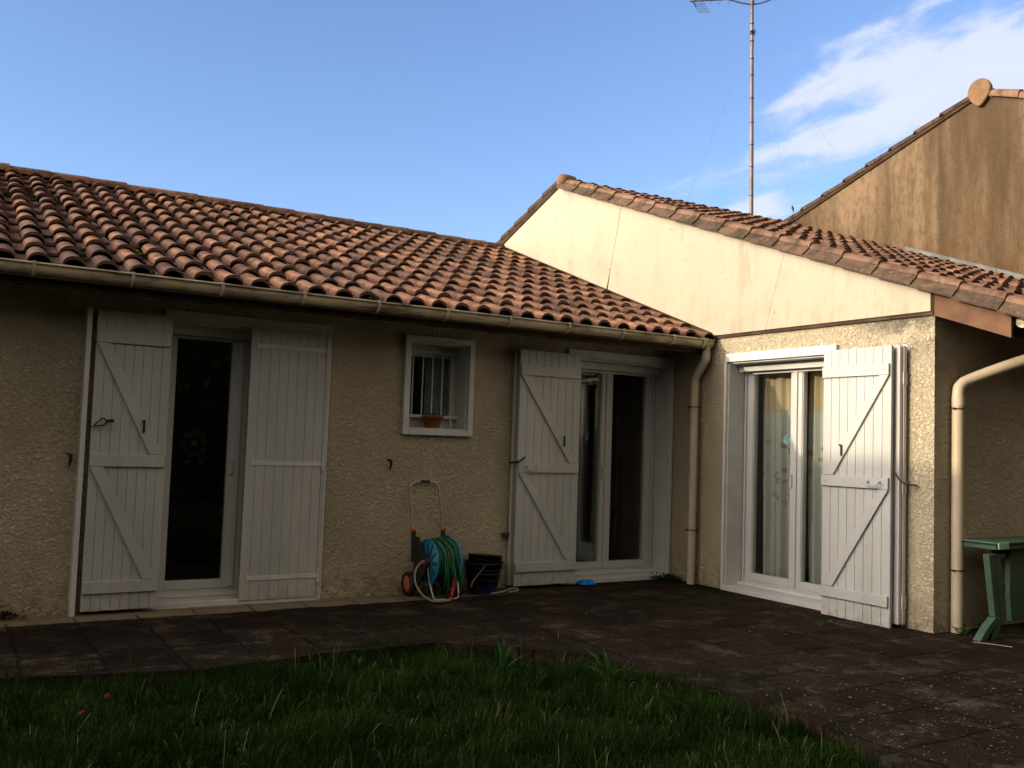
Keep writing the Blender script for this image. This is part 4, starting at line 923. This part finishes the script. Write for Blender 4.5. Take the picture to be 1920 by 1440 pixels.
# ------------------------------------------------------------------ weeds, flowers, litter
M_WEED = grass_mat('weed_leaf', (.018, .055, .014), (.05, .12, .025))
def leafy(name, lbl, x, y, z, r, h, n, seed, mat=M_WEED, lw=.012):
    rr = random.Random(seed); m = MB()
    for i in range(n):
        a = rr.uniform(0, 6.283); q = rr.uniform(0, r); el = rr.uniform(.15, 1.2); c = Vector((q*math.cos(a), q*math.sin(a), rr.uniform(0, h*.6))); L = h*rr.uniform(.5, 1.0)
        d = Vector((math.cos(a)*math.cos(el), math.sin(a)*math.cos(el), math.sin(el))); s_ = Vector((-math.sin(a), math.cos(a), 0))*lw*rr.uniform(.6, 1.2); m.tint = rr.uniform(0, .9)
        m.add([c, c+d*L*.5+s_, c+d*L-Vector((0,0,L*.15)), c+d*L*.5-s_], [(0,1,2,3)])
    return m.build(name, mat, loc=(x, y, z), tint=True, label=lbl, category='weed')
leafy('weed', 'low green weed in the inner corner of the terrace', -.13, -.10, 0, .16, .055, 260, 1)
leafy('weed', 'small weed at the foot of the outer downpipe', .18, -3.13, 0, .05, .07, 30, 2)
leafy('weed', 'small weed between slabs in front of the sunlit window', -.52, -2.45, 0, .05, .03, 40, 3)
leafy('weed', 'broad leaved weed standing in the lawn near the paving', -3.07, -3.05, LAWN_Z, .06, .22, 22, 4, lw=.022)
leafy('weed', 'pale upright leaf tuft at the lawn edge', -3.62, -2.72, LAWN_Z, .05, .24, 20, 5, lw=.012)
leafy('weed', 'reddish dry weed at the foot of the wall on the far left', -6.02, -.05, 0, .12, .06, 120, 6, mat=grass_mat('dry_weed', (.07, .035, .02), (.10, .05, .025)))
for k, (x, y, lb) in enumerate([(-5.72, -2.62, 'small red flower standing in the lawn at the lower left'), (-5.86, -2.86, 'second red flower, nearer the camera in the lower left lawn')]):
    fl_ = thing('red_flower', lb, 'flower', (x, y, LAWN_Z)); m = MB(); m.tube([(0,0,0), (.01,0,.08), (.0,.01,.155)], .002, 5); m.build('stem', M_WEED, fl_)
    m = MB()
    for i in range(7): a = i*.9; m.add([(0,.01,.155), (.010*math.cos(a), .01+.010*math.sin(a), .168), (.015*math.cos(a+.4), .01+.015*math.sin(a+.4), .150), (.010*math.cos(a+.8), .01+.010*math.sin(a+.8), .165)], [(0,1,2,3)])
    m.build('petals', simple('red_petal', (.20, .02, .025), .6, .2), fl_)
m = MB(); rr = random.Random(12)
for i in range(1500):
    if rr.random() < .72: x = rr.gauss(-2.0, .70); y = rr.gauss(-4.75, .55)
    else: x = rr.uniform(-4, 1.5); y = rr.uniform(-4.6, -1.2)
    if not inside_terrace(x, y) or (x > -.05 and y > -3.1) or y > -.05: continue
    a = rr.uniform(0, 6.28); L = rr.uniform(.004, .013); w = L*rr.uniform(.3, .7); c, s_ = math.cos(a), math.sin(a); m.tint = rr.random(); z = .004
    m.add([(x+c*L, y+s_*L, z), (x-s_*w, y+c*w, z+rr.uniform(0,.006)), (x-c*L, y-s_*L, z+.001), (x+s_*w, y-c*w, z+rr.uniform(0,.006))], [(0,1,2,3)])
lm = NM('dry_leaf_litter', .8, .2); lm.col(lm.mix(lm.attr('tint'), (.04, .024, .012), (.20, .13, .06)))
m.build('leaf_litter', lm.m, tint=True, kind='stuff', label='scattered dry leaf bits on the dark paving', category='leaf litter')
m = MB(); m.tube([(-.02,-3.33,.004), (.05,-3.47,.004), (.08,-3.56,.004)], .0018, 5); m.build('twig', M_PIPE, label='thin pale twig on the paving near the outer downpipe', category='twig')
# broad leaved weeds scattered through the lawn, one uncountable cover
m = MB(); rr = random.Random(41); n_ = 0
while n_ < 90:
    x = rr.uniform(-6.3, -2.4); y = rr.uniform(-4.9, -1.7)
    if inside_terrace(x+.08, y+.05): continue
    n_ += 1; z0_ = LAWN_Z if not inside_terrace(x, y) else 0
    for k in range(rr.randint(5, 11)):
        a = rr.uniform(0, 6.283); el = rr.uniform(.5, 1.25); L = rr.uniform(.06, .16); d = Vector((math.cos(a)*math.cos(el), math.sin(a)*math.cos(el), math.sin(el))); q = Vector((-math.sin(a), math.cos(a), 0))*rr.uniform(.005, .013); c = Vector((x, y, z0_)); m.tint = rr.uniform(.2, .95)
        m.add([c, c+d*L*.35+q*.7, c+d*L*.7+q, c+d*L-Vector((0,0,L*.12)), c+d*L*.7-q, c+d*L*.35-q*.7], [(0,1,2,3), (0,3,4,5)])
m.build('lawn_weeds', grass_mat('broad_weed_leaf', (.014, .042, .006), (.050, .105, .014)), tint=True, kind='stuff', label='broad leaved weeds growing through the dark lawn', category='weeds')
# seed stalks in the grass
rr = random.Random(21); pts = []; hts = []
while len(pts) < 110:
    x = rr.uniform(-5.5, -2.6); y = rr.uniform(-5.0, -1.9)
    if inside_terrace(x, y): continue
    pts.append((x, y, LAWN_Z)); hts.append(rr.uniform(.13, .23))
blades_mesh('seed_stalks', pts, hts, grass_mat('dry_stalk', (.09, .09, .03), (.20, .17, .08)), kind='stuff', label='pale seed stalks standing above the grass', category='grass')

# ------------------------------------------------------------------ house beside the camera, added leafy screen behind it
wh = thing('neighbour_house', 'low neighbouring house west of the garden that shades the wall foot', 'house', (-20, -6, 0))
HR = 1.27+20*.22
m = MB(); m.box(-4, 4, -12, 8, -.15, 2.6); m.build('wall', M_STUC, wh)
m = MB(); m.add([(-4.5,-12.4,2.5), (-4.5,8.4,2.5), (0,8.4,HR), (0,-12.4,HR), (4.5,-12.4,2.5), (4.5,8.4,2.5)], [(0,1,2,3), (3,2,5,4), (0,3,4), (1,5,2)]); m.build('roof', M_TILE, wh, tint=True)
def added_hedge(name, lbl, x0, x1, y0, y1, h, n, seed):
    t = thing(name, lbl, 'added_hedge', ((x0+x1)/2, (y0+y1)/2, -.15)); rr = random.Random(seed); hx, hy = (x1-x0)/2, (y1-y0)/2
    m = MB(); m.box(-hx+.25, hx-.25, -hy+.25, hy-.25, 0, h-.3); m.build('branches', simple('added_hedge_wood', (.02, .022, .01), 1, 0), t)
    m = MB()
    for i in range(n):
        s_ = rr.choice((0, 1, 2, 3, 4)); x, y, z = rr.uniform(-hx, hx), rr.uniform(-hy, hy), rr.uniform(0, h)
        if s_ in (0, 1): y = -hy if s_ else hy
        if s_ == 2: z = h
        if s_ == 3: x = hx
        if s_ == 4: x = -hx
        x += rr.uniform(-.2, .2); y += rr.uniform(-.2, .2); z = max(.05, z+rr.uniform(-.3, .2)); r = rr.uniform(.06, .15)
        a = Vector((rr.gauss(0,1), rr.gauss(0,1), rr.gauss(0,1))).normalized(); b = a.orthogonal().normalized(); m.tint = rr.random(); c = Vector((x,y,z))
        m.add([c+a*r, c+b*r*.6, c-a*r, c-b*r*.6], [(0,1,2,3)])
    m.build('foliage', grass_mat('added_hedge_leaf', (.015, .03, .008), (.04, .07, .018)), t, tint=True); return t
added_hedge('added_hedge', 'tall dark leafy screen, unseen, added behind the viewer to cut the ambient light', -13, 9, -13.5, -12.0, 5.2, 9000, 31)  # unseen screen of leaves, added to cut ambient light
